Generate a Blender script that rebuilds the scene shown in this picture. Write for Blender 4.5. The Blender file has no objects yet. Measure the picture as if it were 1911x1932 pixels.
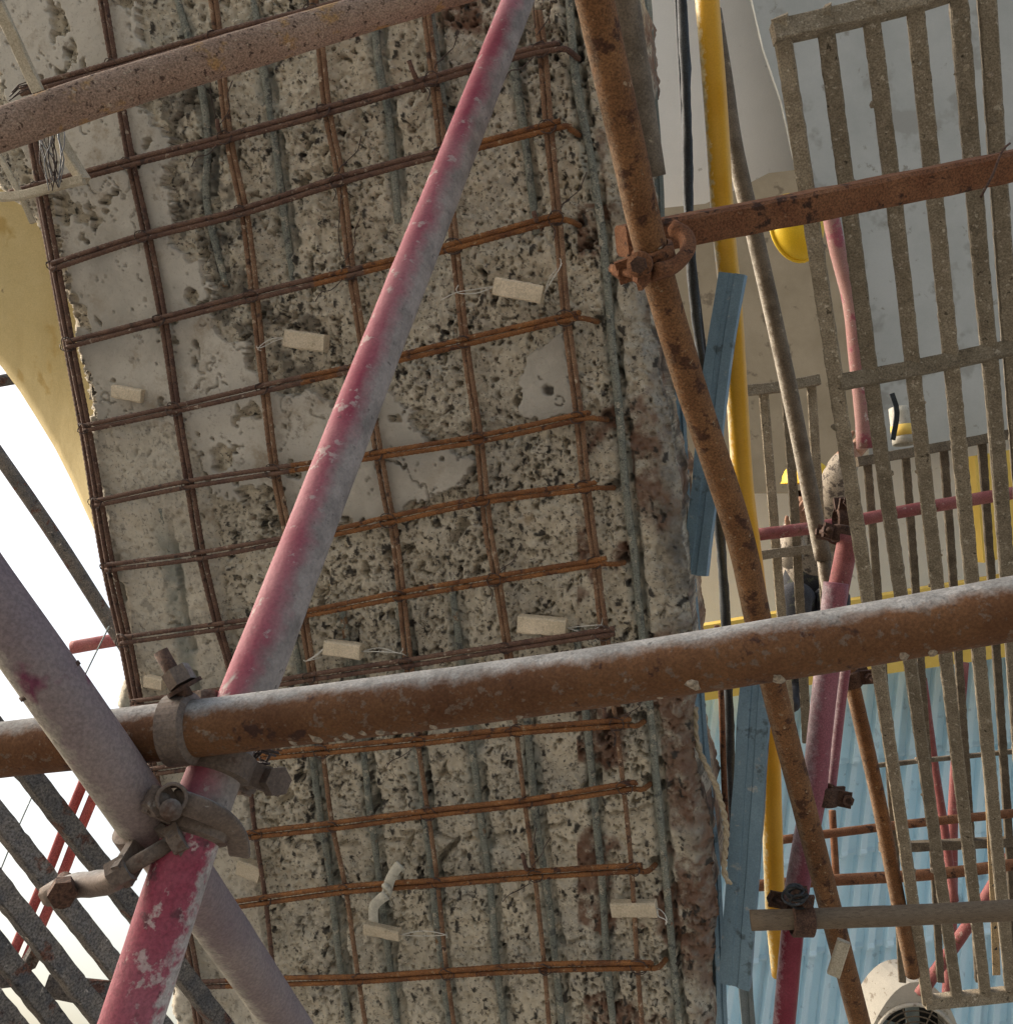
import bpy, math, random
import numpy as np
from mathutils import Vector, Matrix

random.seed(7)
rng = np.random.default_rng(11)
scn = bpy.context.scene

# ------------------------------------------------------------------ camera
FPX, CX, CY = 1900.0, 955.5, 966.0          # focal length and centre in survey units
PITCH, ROLL = math.radians(35), math.radians(9)
R0 = np.array([1.0, 0, 0]); U0 = np.array([0, -math.sin(PITCH), math.cos(PITCH)])
CF = np.array([0, math.cos(PITCH), math.sin(PITCH)])
CR = math.cos(ROLL) * R0 + math.sin(ROLL) * U0
CU = -math.sin(ROLL) * R0 + math.cos(ROLL) * U0
CP = np.array([0, 0, 1.7])
cam = bpy.data.cameras.new("camera"); camo = bpy.data.objects.new("camera", cam)
scn.collection.objects.link(camo)
camo.matrix_world = Matrix(((CR[0], CU[0], -CF[0], CP[0]), (CR[1], CU[1], -CF[1], CP[1]),
                            (CR[2], CU[2], -CF[2], CP[2]), (0, 0, 0, 1)))
cam.sensor_fit = 'HORIZONTAL'; cam.sensor_width = 36; cam.lens = FPX / 1911 * 36
cam.clip_start = 0.02; cam.clip_end = 3000
scn.camera = camo

# ------------------------------------------------------------------ sky, sun, exposure
SUN = np.array([-0.86, 0.26, 0.44]); SUN /= np.linalg.norm(SUN)
w = bpy.data.worlds.new("World"); scn.world = w; w.use_nodes = True
nt = w.node_tree; nt.nodes.clear()
sky = nt.nodes.new("ShaderNodeTexSky"); sky.sky_type = 'NISHITA'; sky.sun_disc = False
sky.sun_elevation = math.asin(SUN[2]); sky.sun_rotation = math.atan2(SUN[0], SUN[1])
sky.air_density = 1.2; sky.dust_density = 6.0; sky.ozone_density = 1.0
hs = nt.nodes.new("ShaderNodeHueSaturation"); hs.inputs['Saturation'].default_value = 0.75
bg = nt.nodes.new("ShaderNodeBackground"); bg.inputs['Strength'].default_value = 0.15
wo = nt.nodes.new("ShaderNodeOutputWorld")
nt.links.new(sky.outputs[0], hs.inputs['Color']); nt.links.new(hs.outputs[0], bg.inputs[0]); nt.links.new(bg.outputs[0], wo.inputs[0])
sl = bpy.data.lights.new("sun", 'SUN'); sl.energy = 1.0; sl.angle = math.radians(14); sl.color = (1.0, 0.98, 0.95)
so = bpy.data.objects.new("sun", sl); scn.collection.objects.link(so)
so.rotation_euler = Vector(SUN).to_track_quat('Z', 'Y').to_euler()
scn.view_settings.view_transform = 'Standard'; scn.view_settings.look = 'None'
scn.view_settings.gamma = 1; scn.view_settings.use_curve_mapping = False
scn.view_settings.exposure = 0.85

# ------------------------------------------------------------------ helpers
def nrm(v): v = np.asarray(v, float); return v / (np.linalg.norm(v) + 1e-12)
def P(x, y, d): return CP + CF * d + CR * ((x - CX) / FPX * d) - CU * ((y - CY) / FPX * d)
def lin(r, g, b):
    f = lambda c: c / 12.92 if c <= 0.04045 else ((c + 0.055) / 1.055) ** 2.4
    return (f(r / 255), f(g / 255), f(b / 255), 1.0)
WL = {}
def add(name, data, m=None, parent=None, at=(0, 0, 0), label=None, cat=None, group=None, kind=None):
    o = bpy.data.objects.new(name, data); scn.collection.objects.link(o)
    at = np.asarray(at, float); WL[o.name] = at
    if parent is not None:
        o.parent = parent; o.location = at - WL[parent.name]
    else: o.location = at
    if m is not None and data is not None and not data.materials: data.materials.append(m)
    if label: o['label'] = label
    if cat: o['category'] = cat
    if group: o['group'] = group
    if kind: o['kind'] = kind
    return o
def thing(name, at, label, cat, group=None): return add(name, None, None, None, at, label, cat, group)
def mesh(name, V, F, smooth=True, uv=None):
    me = bpy.data.meshes.new(name); me.from_pydata([tuple(v) for v in V], [], F)
    if smooth: me.polygons.foreach_set('use_smooth', [True] * len(me.polygons))
    if uv is not None:
        l = me.uv_layers.new(name='UVMap'); li = np.empty(len(me.loops), np.int32); me.loops.foreach_get('vertex_index', li)
        l.data.foreach_set('uv', np.asarray(uv, np.float32)[li].ravel())
    me.update(); return me
def resample(pts, step):
    p = np.asarray(pts, float)
    if len(p) == 2: q = p
    else:
        e = np.vstack([2 * p[0] - p[1], p, 2 * p[-1] - p[-2]]); out = []
        for i in range(1, len(e) - 2):
            a, b, c, d = e[i - 1], e[i], e[i + 1], e[i + 2]
            for t in np.linspace(0, 1, 9)[:-1]:
                out.append(.5 * ((2 * b) + (c - a) * t + (2 * a - 5 * b + 4 * c - d) * t * t + (3 * b - a - 3 * c + d) * t ** 3))
        out.append(p[-1]); q = np.array(out)
    L = np.concatenate([[0], np.cumsum(np.linalg.norm(np.diff(q, axis=0), axis=1))])
    n = max(2, int(L[-1] / step) + 1); s = np.linspace(0, L[-1], n)
    return np.stack([np.interp(s, L, q[:, k]) for k in range(3)], 1), s
def frames(c, front):
    T = np.gradient(c, axis=0); T /= np.linalg.norm(T, axis=1)[:, None]
    front = np.asarray(front, float)
    if front.ndim == 1: front = np.repeat(front[None], len(c), 0)
    N = front - (front * T).sum(1)[:, None] * T; N /= np.linalg.norm(N, axis=1)[:, None]
    return T, N, np.cross(T, N)
# swept profile; profile points are (b, n) in metres, n towards `front`
def sweep(pts, prof, front, step=0.05, smooth=False, jitter=0.0, caps=True):
    c, s = resample(pts, step); T, N, B = frames(c, front)
    k = len(prof); pr = np.asarray(prof, float); n = len(c)
    V = c[:, None, :] + B[:, None, :] * pr[None, :, 0:1] + N[:, None, :] * pr[None, :, 1:2]
    if jitter: V = V + rng.normal(0, jitter, V.shape)
    V = V.reshape(-1, 3)
    F = [(i * k + j, i * k + (j + 1) % k, (i + 1) * k + (j + 1) % k, (i + 1) * k + j) for i in range(n - 1) for j in range(k)]
    if caps: F += [tuple(range(k - 1, -1, -1)), tuple((n - 1) * k + j for j in range(k))]
    per = np.concatenate([[0], np.cumsum(np.linalg.norm(np.diff(pr, axis=0), axis=1))])
    uv = np.stack([np.repeat(s, k), np.tile(per, n)], 1)
    return V, F, uv
def rect(wd, th, bev=0.0):
    a, b = wd / 2, th / 2
    if bev: return [(-a, -b + bev), (-a + bev, -b), (a - bev, -b), (a, -b + bev), (a, b - bev), (a - bev, b), (-a + bev, b), (-a, b - bev)]
    return [(-a, -b), (a, -b), (a, b), (-a, b)]
def beam(name, pts, prof, m, front=None, parent=None, step=0.05, jitter=0.0, smooth=False, **kw):
    if front is None: front = -CF
    V, F, uv = sweep(pts, prof, front, step, jitter=jitter)
    c = V.mean(0); me = mesh(name, V - c, F, smooth, uv)
    return add(name, me, m, parent, c, **kw)
def tube_geo(pts, r, segs=20, step=0.03, dent=0.0, hollow=0.0, rfun=None):
    c, s = resample(pts, step)
    T, N, B = frames(c, -CF if abs(np.dot(nrm(np.asarray(pts[-1]) - np.asarray(pts[0])), CF)) < .95 else CU)
    a = np.linspace(0, 2 * math.pi, segs, endpoint=False); n = len(c)
    rr = np.full((n, segs), r)
    if rfun is not None: rr = rfun(s)[:, None] * np.ones(segs)
    if dent:
        rr = rr + dent * r * (np.sin(s[:, None] * 23 + 2 * a[None]) * .5 + np.sin(s[:, None] * 61 + a[None] * 3) * .3 + rng.normal(0, .25, (n, segs)))
    V = (c[:, None] + rr[..., None] * (np.cos(a)[None, :, None] * N[:, None] + np.sin(a)[None, :, None] * B[:, None])).reshape(-1, 3)
    F = [(i * segs + j, i * segs + (j + 1) % segs, (i + 1) * segs + (j + 1) % segs, (i + 1) * segs + j) for i in range(n - 1) for j in range(segs)]
    uv = np.stack([np.repeat(s, segs), np.tile(a * r, n)], 1)
    if hollow:
        Vi = (c[:, None] + (rr[..., None] - hollow) * (np.cos(a)[None, :, None] * N[:, None] + np.sin(a)[None, :, None] * B[:, None])).reshape(-1, 3)
        o = len(V); V = np.vstack([V, Vi]); uv = np.vstack([uv, uv])
        F += [(o + i * segs + j, o + (i + 1) * segs + j, o + (i + 1) * segs + (j + 1) % segs, o + i * segs + (j + 1) % segs) for i in range(n - 1) for j in range(segs)]
        e = (n - 1) * segs
        F += [(j, o + j, o + (j + 1) % segs, (j + 1) % segs) for j in range(segs)]
        F += [(e + j, e + (j + 1) % segs, o + e + (j + 1) % segs, o + e + j) for j in range(segs)]
    else:
        F += [tuple(range(segs - 1, -1, -1)), tuple((n - 1) * segs + j for j in range(segs))]
    return V, F, uv
def tube(name, pts, r, m, parent=None, segs=20, step=0.03, dent=0.012, hollow=0.0, rfun=None, **kw):
    V, F, uv = tube_geo(pts, r, segs, step, dent, hollow, rfun); c = V.mean(0)
    return add(name, mesh(name, V - c, F, True, uv), m, parent, c, **kw)
def pp(*a): return [P(*t) for t in a]
def boxgeo(c, ax, ay, az, sx, sy, sz):
    V = [c + ax * sx * i / 2 + ay * sy * j / 2 + az * sz * k / 2 for i in (-1, 1) for j in (-1, 1) for k in (-1, 1)]
    F = [(0, 1, 3, 2), (4, 6, 7, 5), (0, 4, 5, 1), (2, 3, 7, 6), (0, 2, 6, 4), (1, 5, 7, 3)]
    return V, F
def merge(*gs):
    V, F = [], []
    for v, f in gs:
        o = len(V); V += [np.asarray(q) for q in v]; F += [tuple(i + o for i in t) for t in f]
    return np.array(V), F
def cyl(a, b, r, segs=14):
    a = np.asarray(a, float); b = np.asarray(b, float); t = nrm(b - a)
    u = nrm(np.cross(t, [0.3, 0.5, 0.81])); v = np.cross(t, u)
    an = [2 * math.pi * i / segs for i in range(segs)]
    V = [p + r * (math.cos(q) * u + math.sin(q) * v) for p in (a, b) for q in an]
    F = [(i, (i + 1) % segs, segs + (i + 1) % segs, segs + i) for i in range(segs)] + [tuple(range(segs - 1, -1, -1)), tuple(range(segs, 2 * segs))]
    return V, F
def put(name, VF, m, parent=None, smooth=False, **kw):
    V = np.asarray(VF[0]); c = V.mean(0)
    return add(name, mesh(name, V - c, VF[1], smooth), m, parent, c, **kw)

# ------------------------------------------------------------------ materials
def mat(name, c1, c2, scale=20, spots=(), dust=None, rough=0.85, bump=0.25, bscale=120, metal=0.0, stretch=None, detail=6, contrast=(0.35, 0.65), grit=.4, gscale=320, dscale=90, vary=0):
    """c1/c2 patchy base; spots: list of (colour, scale, threshold); dust: (colour, direction, lo, hi) mottled second colour on faces turned to `direction`; also paints the edge highlight on yellow."""
    m = bpy.data.materials.new(name); m.use_nodes = True; t = m.node_tree; N = t.nodes; L = t.links
    b = N['Principled BSDF']; b.inputs['Roughness'].default_value = rough; b.inputs['Metallic'].default_value = metal
    b.inputs['Specular IOR Level'].default_value = 0.3
    tc = N.new('ShaderNodeTexCoord'); src = tc.outputs['Object']
    if stretch:
        mp = N.new('ShaderNodeMapping'); mp.inputs['Scale'].default_value = stretch + (1,) if len(stretch) == 2 else stretch
        L.new(tc.outputs['UV'], mp.inputs[0]); src = mp.outputs[0]
    oi = N.new('ShaderNodeObjectInfo'); va = N.new('ShaderNodeVectorMath'); va.operation = 'ADD'
    L.new(src, va.inputs[0]); ml = N.new('ShaderNodeMath'); ml.operation = 'MULTIPLY'; ml.inputs[1].default_value = 37.0
    L.new(oi.outputs['Random'], ml.inputs[0]); L.new(ml.outputs[0], va.inputs[1]); src = va.outputs[0]
    def noise(s, d=detail):
        n = N.new('ShaderNodeTexNoise'); n.inputs['Scale'].default_value = s; n.inputs['Detail'].default_value = d; n.inputs['Roughness'].default_value = 0.65
        L.new(src, n.inputs['Vector']); return n.outputs['Fac']
    def ramp(f, lo, hi):
        r = N.new('ShaderNodeMapRange'); r.inputs[1].default_value = lo; r.inputs[2].default_value = hi; L.new(f, r.inputs[0]); return r.outputs[0]
    def mix(f, a, bb):
        x = N.new('ShaderNodeMix'); x.data_type = 'RGBA'; L.new(f, x.inputs[0])
        for k, v in ((6, a), (7, bb)):
            if isinstance(v, tuple): x.inputs[k].default_value = v
            else: L.new(v, x.inputs[k])
        return x.outputs[2]
    col = mix(ramp(noise(scale), *contrast), c1, c2)
    for (cc, s, th) in spots: col = mix(ramp(noise(s, 4), th, th + 0.06), col, cc)
    if dust:
        dc, dd, lo, hi = dust; g = N.new('ShaderNodeNewGeometry'); dp = N.new('ShaderNodeVectorMath'); dp.operation = 'DOT_PRODUCT'
        L.new(g.outputs['Normal'], dp.inputs[0]); dp.inputs[1].default_value = tuple(nrm(dd))
        ad = N.new('ShaderNodeMath'); ad.operation = 'MULTIPLY_ADD'; ad.inputs[1].default_value = 1.3; L.new(noise(dscale, 6), ad.inputs[0]); L.new(dp.outputs['Value'], ad.inputs[2])
        d1 = tuple(c_ * .68 for c_ in dc[:3]) + (1,); d2 = tuple(min(1, c_ * 1.15) for c_ in dc[:3]) + (1,)
        dcol = mix(ramp(noise(34, 7), .36, .6), d1, d2); dcol = mix(ramp(noise(120, 4), .6, .7), dcol, tuple(c_ * .45 for c_ in dc[:3]) + (1,))
        col = mix(ramp(ad.outputs[0], lo + 0.65, hi + 0.65), col, dcol)
    if vary:
        vr = N.new('ShaderNodeMapRange'); vr.inputs[3].default_value = 1 - vary; vr.inputs[4].default_value = 1 + vary; L.new(oi.outputs['Random'], vr.inputs[0])
        vq = N.new('ShaderNodeVectorMath'); vq.operation = 'MULTIPLY'; L.new(col, vq.inputs[0]); L.new(vr.outputs[0], vq.inputs[1]); col = vq.outputs[0]
    if grit:
        gv = N.new('ShaderNodeMapRange'); gv.inputs[1].default_value = .36; gv.inputs[2].default_value = .64; gv.inputs[3].default_value = 1 - grit; gv.inputs[4].default_value = 1 + grit * .9; L.new(noise(gscale, 3), gv.inputs[0])
        vm = N.new('ShaderNodeVectorMath'); vm.operation = 'MULTIPLY'; L.new(col, vm.inputs[0]); L.new(gv.outputs[0], vm.inputs[1]); col = vm.outputs[0]
    L.new(col, b.inputs['Base Color'])
    if bump:
        bp = N.new('ShaderNodeBump'); bp.inputs['Strength'].default_value = bump; bp.inputs['Distance'].default_value = 0.004
        L.new(noise(bscale, 5), bp.inputs['Height']); L.new(bp.outputs[0], b.inputs['Normal'])
    return m
UPW = (0, 0, 1)
M = {}
M['pipe_rust'] = mat('rusty_pipe', (.085, .034, .014, 1), (.16, .075, .032, 1), 9, [((.15, .10, .07, 1), 120, .57), ((.30, .25, .19, 1), 26, .71), ((.05, .022, .014, 1), 40, .60)], ((.28, .27, .255, 1), UPW, -.05, .38), .85, .3, 160, grit=.2, gscale=420, dscale=36)
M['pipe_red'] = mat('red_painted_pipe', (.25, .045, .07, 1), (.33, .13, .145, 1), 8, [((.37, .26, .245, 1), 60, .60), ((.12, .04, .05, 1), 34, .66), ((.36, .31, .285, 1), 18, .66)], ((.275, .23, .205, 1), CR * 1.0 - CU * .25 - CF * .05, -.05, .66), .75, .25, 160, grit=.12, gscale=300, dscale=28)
M['red_dull'] = mat('dull_red_paint', (.20, .05, .05, 1), (.28, .11, .10, 1), 12, [((.34, .24, .2, 1), 60, .62), ((.12, .05, .03, 1), 40, .6)], None, .75, .3, 120, grit=.25)
M['pipe_pale'] = mat('pale_pink_pipe', (.28, .13, .115, 1), (.34, .2, .175, 1), 8, [((.28, .08, .10, 1), 16, .56), ((.5, .42, .38, 1), 50, .62)], None, .75, .2, 120, grit=.2)
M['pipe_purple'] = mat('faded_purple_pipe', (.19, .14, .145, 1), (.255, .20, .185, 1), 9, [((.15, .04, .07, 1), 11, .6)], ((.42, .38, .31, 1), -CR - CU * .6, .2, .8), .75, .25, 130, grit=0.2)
M['pipe_sand'] = mat('sand_dusted_pipe', (.26, .17, .12, 1), (.36, .26, .195, 1), 7, [((.09, .055, .04, 1), 130, .58), ((.36, .22, .10, 1), 16, .57), ((.42, .33, .24, 1), 90, .62), ((.06, .04, .035, 1), 60, .65)], None, .95, .8, 200, grit=.4, gscale=420)
M['pipe_brown'] = mat('brown_pipe', (.135, .06, .024, 1), (.215, .105, .045, 1), 14, [((.07, .03, .015, 1), 26, .56), ((.30, .21, .13, 1), 75, .63), ((.42, .33, .23, 1), 42, .70)], ((.24, .16, .1, 1), -CR, .5, 1.0), .85, .5, 180, grit=.4)  # last tint: paler brown on the faces turned left
M['pipe_grey'] = mat('grey_brown_pipe', (.11, .085, .06, 1), (.19, .15, .11, 1), 22, [((.30, .25, .18, 1), 50, .64)], ((.38, .34, .28, 1), -CR, .6, .95), .85, .3, 140, grit=0.25)  # last tint: paler strip down the left side
M['clamp'] = mat('weathered_clamp', (.115, .085, .068, 1), (.18, .135, .105, 1), 20, [((.27, .235, .2, 1), 60, .66), ((.09, .05, .035, 1), 30, .6)], ((.26, .25, .235, 1), UPW, .3, 1.0), .75, .15, 200, grit=.2)
M['clamp_dark'] = mat('dark_rust_clamp', (.05, .028, .02, 1), (.11, .06, .04, 1), 40, [((.25, .2, .16, 1), 60, .68)], None, .85, .4, 150)
M['rebar'] = mat('dark_rust_bar', (.085, .045, .035, 1), (.165, .095, .065, 1), 34, [((.34, .27, .21, 1), 70, .62), ((.045, .028, .024, 1), 50, .6)], None, .8, .5, 300, grit=.45, gscale=500)
M['rebar_orange'] = mat('orange_rust_bar', (.135, .055, .024, 1), (.265, .115, .04, 1), 22, [((.33, .23, .14, 1), 80, .62), ((.065, .03, .02, 1), 45, .58)], None, .85, .5, 300, grit=.5, gscale=500)
M['rebar_mid'] = mat('brown_rust_bar', (.15, .078, .045, 1), (.27, .165, .10, 1), 26, [((.42, .33, .24, 1), 60, .6), ((.06, .035, .026, 1), 50, .6)], None, .82, .5, 300, grit=.45, gscale=500)
M['rebar_old'] = mat('primer_coated_bar', (.18, .195, .17, 1), (.27, .27, .225, 1), 22, [((.11, .115, .105, 1), 60, .56), ((.38, .35, .28, 1), 40, .58), ((.22, .12, .06, 1), 12, .62)], None, .95, .8, 120, grit=.35)
M['wire'] = mat('tie_wire', (.035, .025, .022, 1), (.09, .06, .05, 1), 60, (), None, .7, 0, grit=0)
M['wire_grey'] = mat('grey_wire', (.16, .17, .19, 1), (.26, .27, .28, 1), 60, (), None, .6, 0, grit=0)
M['thread'] = mat('white_thread', (.6, .58, .53, 1), (.7, .68, .62, 1), 60, (), None, .8, 0, grit=.06)
M['spacer'] = mat('mortar_spacer', (.54, .455, .33, 1), (.66, .56, .42, 1), 26, [((.40, .33, .23, 1), 60, .62)], None, .95, .6, 200, grit=.16, vary=0.15)
M['slat'] = mat('cement_splashed_slat', (.19, .155, .108, 1), (.285, .24, .175, 1), 30, [((.42, .37, .29, 1), 90, .60), ((.075, .06, .04, 1), 60, .63), ((.58, .53, .44, 1), 46, .70)], None, .95, .8, 130, grit=.35, vary=0.22)
M['slat_dark'] = mat('dark_slat', (.09, .07, .05, 1), (.17, .14, .1, 1), 26, [((.36, .3, .22, 1), 60, .68)], None, .92, .5, 110, vary=0.22)
M['slat_blue'] = mat('grey_slat', (.105, .10, .10, 1), (.21, .18, .15, 1), 22, [((.42, .37, .32, 1), 60, .64), ((.14, .07, .05, 1), 25, .58), ((.05, .05, .05, 1), 50, .62)], None, .95, 1.0, 130, grit=.5, vary=0.22)
M['angle_rust'] = mat('rust_red_tube', (.14, .056, .026, 1), (.205, .096, .048, 1), 18, [((.30, .21, .14, 1), 60, .66), ((.05, .024, .015, 1), 30, .57), ((.38, .3, .22, 1), 40, .71)], None, .88, .5, 160, grit=.4)
M['yellow'] = mat('yellow_plastic', (.66, .34, .02, 1), (.72, .40, .045, 1), 8, [((.30, .15, .02, 1), 30, .7)], ((.78, .62, .32, 1), -CR, .72, .95), .4, .05, grit=.06)  # pale left edge is a highlight painted into the colour
M['yellow_hat'] = mat('bright_yellow_plastic', (.72, .47, .015, 1), (.78, .52, .03, 1), 6, [((.5, .36, .06, 1), 20, .66)], None, .45, 0, grit=.1)
M['yellow_wall'] = mat('ochre_painted_wall', (.54, .42, .19, 1), (.64, .52, .27, 1), 4, [((.50, .36, .14, 1), 7, .60), ((.34, .26, .14, 1), 24, .68)], None, .9, .3, 60, grit=.08)
M['yellow_band'] = mat('yellow_painted_band', (.70, .48, .10, 1), (.76, .54, .14, 1), 4, (), None, .8, .1, grit=.06)
M['steel_blue'] = mat('blue_grey_steel', (.16, .245, .305, 1), (.215, .315, .38, 1), 10, [((.36, .38, .38, 1), 26, .62), ((.10, .14, .16, 1), 14, .6)], None, .55, .15, 80, grit=.12)
M['steel_grey'] = mat('dull_grey_steel', (.14, .18, .19, 1), (.24, .28, .28, 1), 12, [((.4, .38, .33, 1), 26, .64)], None, .6, .15, 80, grit=0.15)
M['black'] = mat('black_cable', (.016, .018, .02, 1), (.035, .04, .044, 1), 20, [((.16, .16, .16, 1), 40, .68)], None, .6, .3, 80)
M['timber'] = mat('pale_timber', (.42, .36, .26, 1), (.52, .46, .35, 1), 20, [((.2, .16, .12, 1), 35, .64)], None, .9, .3, 90, grit=0.2)
M['rope'] = mat('tan_rope', (.42, .34, .23, 1), (.52, .43, .31, 1), 60, (), None, .95, .4, 200, grit=0.15)
M['white_wall'] = mat('white_plaster', (.76, .74, .70, 1), (.82, .80, .76, 1), 1.5, [((.5, .48, .44, 1), 9, .66)], None, .9, .1, 30, grit=.06)
M['grey_panel'] = mat('grey_painted_soffit', (.42, .435, .42, 1), (.50, .51, .495, 1), 2.5, [((.36, .36, .34, 1), 3, .56), ((.30, .29, .26, 1), 9, .64)], None, .85, .1, 30, grit=.06)
M['tan_wall'] = mat('bare_tan_concrete', (.37, .30, .205, 1), (.46, .375, .265, 1), 3, [((.25, .2, .14, 1), 7, .6)], None, .95, .3, 30, grit=.06)
M['sheet'] = mat('pale_blue_sheet', (.58, .755, .83, 1), (.65, .81, .87, 1), 3, [((.44, .58, .65, 1), 9, .62)], None, .5, .05, 40, grit=.06, vary=0.06)
_t = M['sheet'].node_tree; _tr = _t.nodes.new('ShaderNodeBsdfTranslucent'); _mx = _t.nodes.new('ShaderNodeMixShader'); _mx.inputs[0].default_value = .2
_pb = _t.nodes['Principled BSDF']; _t.links.new(_pb.inputs['Base Color'].links[0].from_socket, _tr.inputs['Color'])
_t.links.new(_pb.outputs[0], _mx.inputs[1]); _t.links.new(_tr.outputs[0], _mx.inputs[2]); _t.links.new(_mx.outputs[0], _t.nodes['Material Output'].inputs['Surface'])
M['white_metal'] = mat('cream_painted_metal', (.42, .39, .33, 1), (.52, .485, .41, 1), 8, [((.26, .22, .17, 1), 22, .6), ((.2, .17, .13, 1), 60, .66)], None, .7, .15, 60, grit=.1)
M['dark'] = mat('black_plastic', (.015, .015, .015, 1), (.03, .03, .03, 1), 20, (), None, .6, 0)
M['plastic_white'] = mat('white_plastic', (.38, .365, .31, 1), (.50, .48, .41, 1), 60, [((.32, .30, .25, 1), 90, .6)], None, .7, .2, grit=.1)
M['ground'] = mat('dusty_concrete_ground', (.23, .22, .20, 1), (.29, .275, .245, 1), .6, (), None, .95, .2, 20, grit=.06)
M['wood_brown'] = mat('brown_bamboo', (.13, .095, .065, 1), (.21, .16, .11, 1), 14, [((.07, .05, .035, 1), 30, .62)], None, .85, .3, 80, stretch=(6, 30))

# ------------------------------------------------------------------ ground
g = 1500.0
add('ground', mesh('ground', [(-g, -g, 0), (g, -g, 0), (g, g, 0), (-g, g, 0)], [(0, 1, 2, 3)], False), M['ground'], kind='structure')

# ------------------------------------------------------------------ noise on arrays
def hash2(i, j, k=0):
    h = (i.astype(np.int64) * 374761393 + j.astype(np.int64) * 668265263 + k * 2147483647) & 0xffffffff
    h = ((h ^ (h >> 13)) * 1274126177) & 0xffffffff
    return ((h ^ (h >> 16)) & 0xffffff) / float(0xffffff)
def vnoise(x, y, k=0):
    i = np.floor(x); j = np.floor(y); fx = x - i; fy = y - j
    fx = fx * fx * (3 - 2 * fx); fy = fy * fy * (3 - 2 * fy); i = i.astype(np.int64); j = j.astype(np.int64)
    a = hash2(i, j, k); b = hash2(i + 1, j, k); c = hash2(i, j + 1, k); d = hash2(i + 1, j + 1, k)
    return (a * (1 - fx) + b * fx) * (1 - fy) + (c * (1 - fx) + d * fx) * fy
def fbm(x, y, o=4, k=0):
    r = 0; a = .5; t = 0
    for n in range(o): r = r + a * vnoise(x, y, k + n * 7); t += a; a *= .55; x = x * 2.03 + 3.1; y = y * 2.03 + 1.7
    return r / t                                        # 0..1, mean .5
def worley(x, y, k=0):
    i0 = np.floor(x).astype(np.int64); j0 = np.floor(y).astype(np.int64)
    best = np.full(x.shape, 9.0); rid = np.zeros(x.shape)
    for di in (-1, 0, 1):
        for dj in (-1, 0, 1):
            i = i0 + di; j = j0 + dj
            dx = i + hash2(i, j, k) - x; dy = j + hash2(i, j, k + 1) - y
            d = dx * dx + dy * dy; c = d < best
            best = np.where(c, d, best); rid = np.where(c, hash2(i, j, k + 2), rid)
    return np.sqrt(best), rid
def inpoly(x, y, poly):
    r = np.zeros(x.shape, bool); n = len(poly)
    for a in range(n):
        x1, y1 = poly[a]; x2, y2 = poly[(a + 1) % n]
        if y1 == y2: continue
        c = ((y1 > y) != (y2 > y)) & (x < (x2 - x1) * (y - y1) / (y2 - y1) + x1); r ^= c
    return r
sstep = lambda a, b, v: (lambda t: t * t * (3 - 2 * t))(np.clip((v - a) / (b - a), 0, 1))

# ------------------------------------------------------------------ damaged concrete soffit
def wall_d(x, y): return 1.0 / (.5 * (1 + 1.5e-4 * (np.asarray(x) - 955) - .85e-4 * (np.asarray(y) - 966)))
w0, w1, w2 = P(300, 300, wall_d(300, 300)), P(1200, 300, wall_d(1200, 300)), P(300, 1700, wall_d(300, 1700))
WN = nrm(np.cross(w2 - w0, w1 - w0))
if np.dot(WN, CP - w0) < 0: WN = -WN
WS = nrm(w1 - w0); WT = np.cross(WN, WS)
def W(x, y, h=0.0): return P(x, y, float(wall_d(x, y))) + WN * h

GREEN = [  # old bars, chased out of the cover and primed grey green
    [(318, -40), (345, 60), (372, 150), (384, 260), (384, 380), (420, 540)],
    [(466, -40), (490, 115), (505, 225), (525, 360), (535, 450), (548, 540)],
    [(692, -40), (713, 130), (728, 215), (738, 320), (748, 420)],
    [(802, -40), (823, 130), (838, 240), (850, 330)],
    [(960, -40), (968, 125), (983, 230), (998, 350), (1008, 440)],
    [(1068, -40), (1085, 150), (1113, 300), (1138, 475), (1153, 650), (1168, 800), (1178, 925), (1193, 1041), (1205, 1166), (1223, 1326), (1238, 1491), (1255, 1666), (1268, 1816), (1284, 1980)],
    [(545, 1180), (565, 1300), (585, 1426), (600, 1541), (618, 1666), (633, 1791), (660, 1980)],
    [(640, 1140), (658, 1256), (680, 1416), (693, 1516), (705, 1626), (723, 1766), (752, 1980)],
    [(745, 1100), (753, 1166), (783, 1416), (798, 1541), (813, 1666), (828, 1816), (852, 1980)],
    [(848, 1110), (863, 1216), (888, 1416), (903, 1541), (923, 1691), (933, 1816), (955, 1980)],
    [(985, 1300), (1008, 1541), (1030, 1700), (1045, 1816), (1062, 1980)],
    [(1085, 1190), (1108, 1391), (1118, 1516), (1133, 1666), (1143, 1816), (1158, 1980)],
    [(195, 1000), (222, 1150), (246, 1320), (280, 1480)],
    [(300, 960), (322, 1080), (345, 1210), (372, 1380)],
]
PLASTER = [(-20, -80), (262, -80), (262, 100), (250, 190), (320, 250), (320, 310), (308, 340), (325, 400), (325, 465), (355, 480), (370, 465), (385, 500), (400, 540), (405, 590),
           (410, 625), (435, 645), (470, 645), (470, 685), (500, 720), (530, 742), (600, 742), (612, 758), (640, 760), (690, 745), (735, 738), (775, 770), (780, 810), (800, 828), (850, 850), (900, 862), (880, 900),
           (850, 925), (780, 945), (740, 985), (650, 985), (640, 1000), (545, 985), (535, 930), (440, 950), (395, 930), (375, 860), (345, 800), (190, 800), (150, 640), (98, 380), (20, 250), (0, 100)]
PATCH = [(1000, 665), (1058, 625), (1075, 690), (1090, 778), (1010, 795), (985, 785), (980, 735)]
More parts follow.
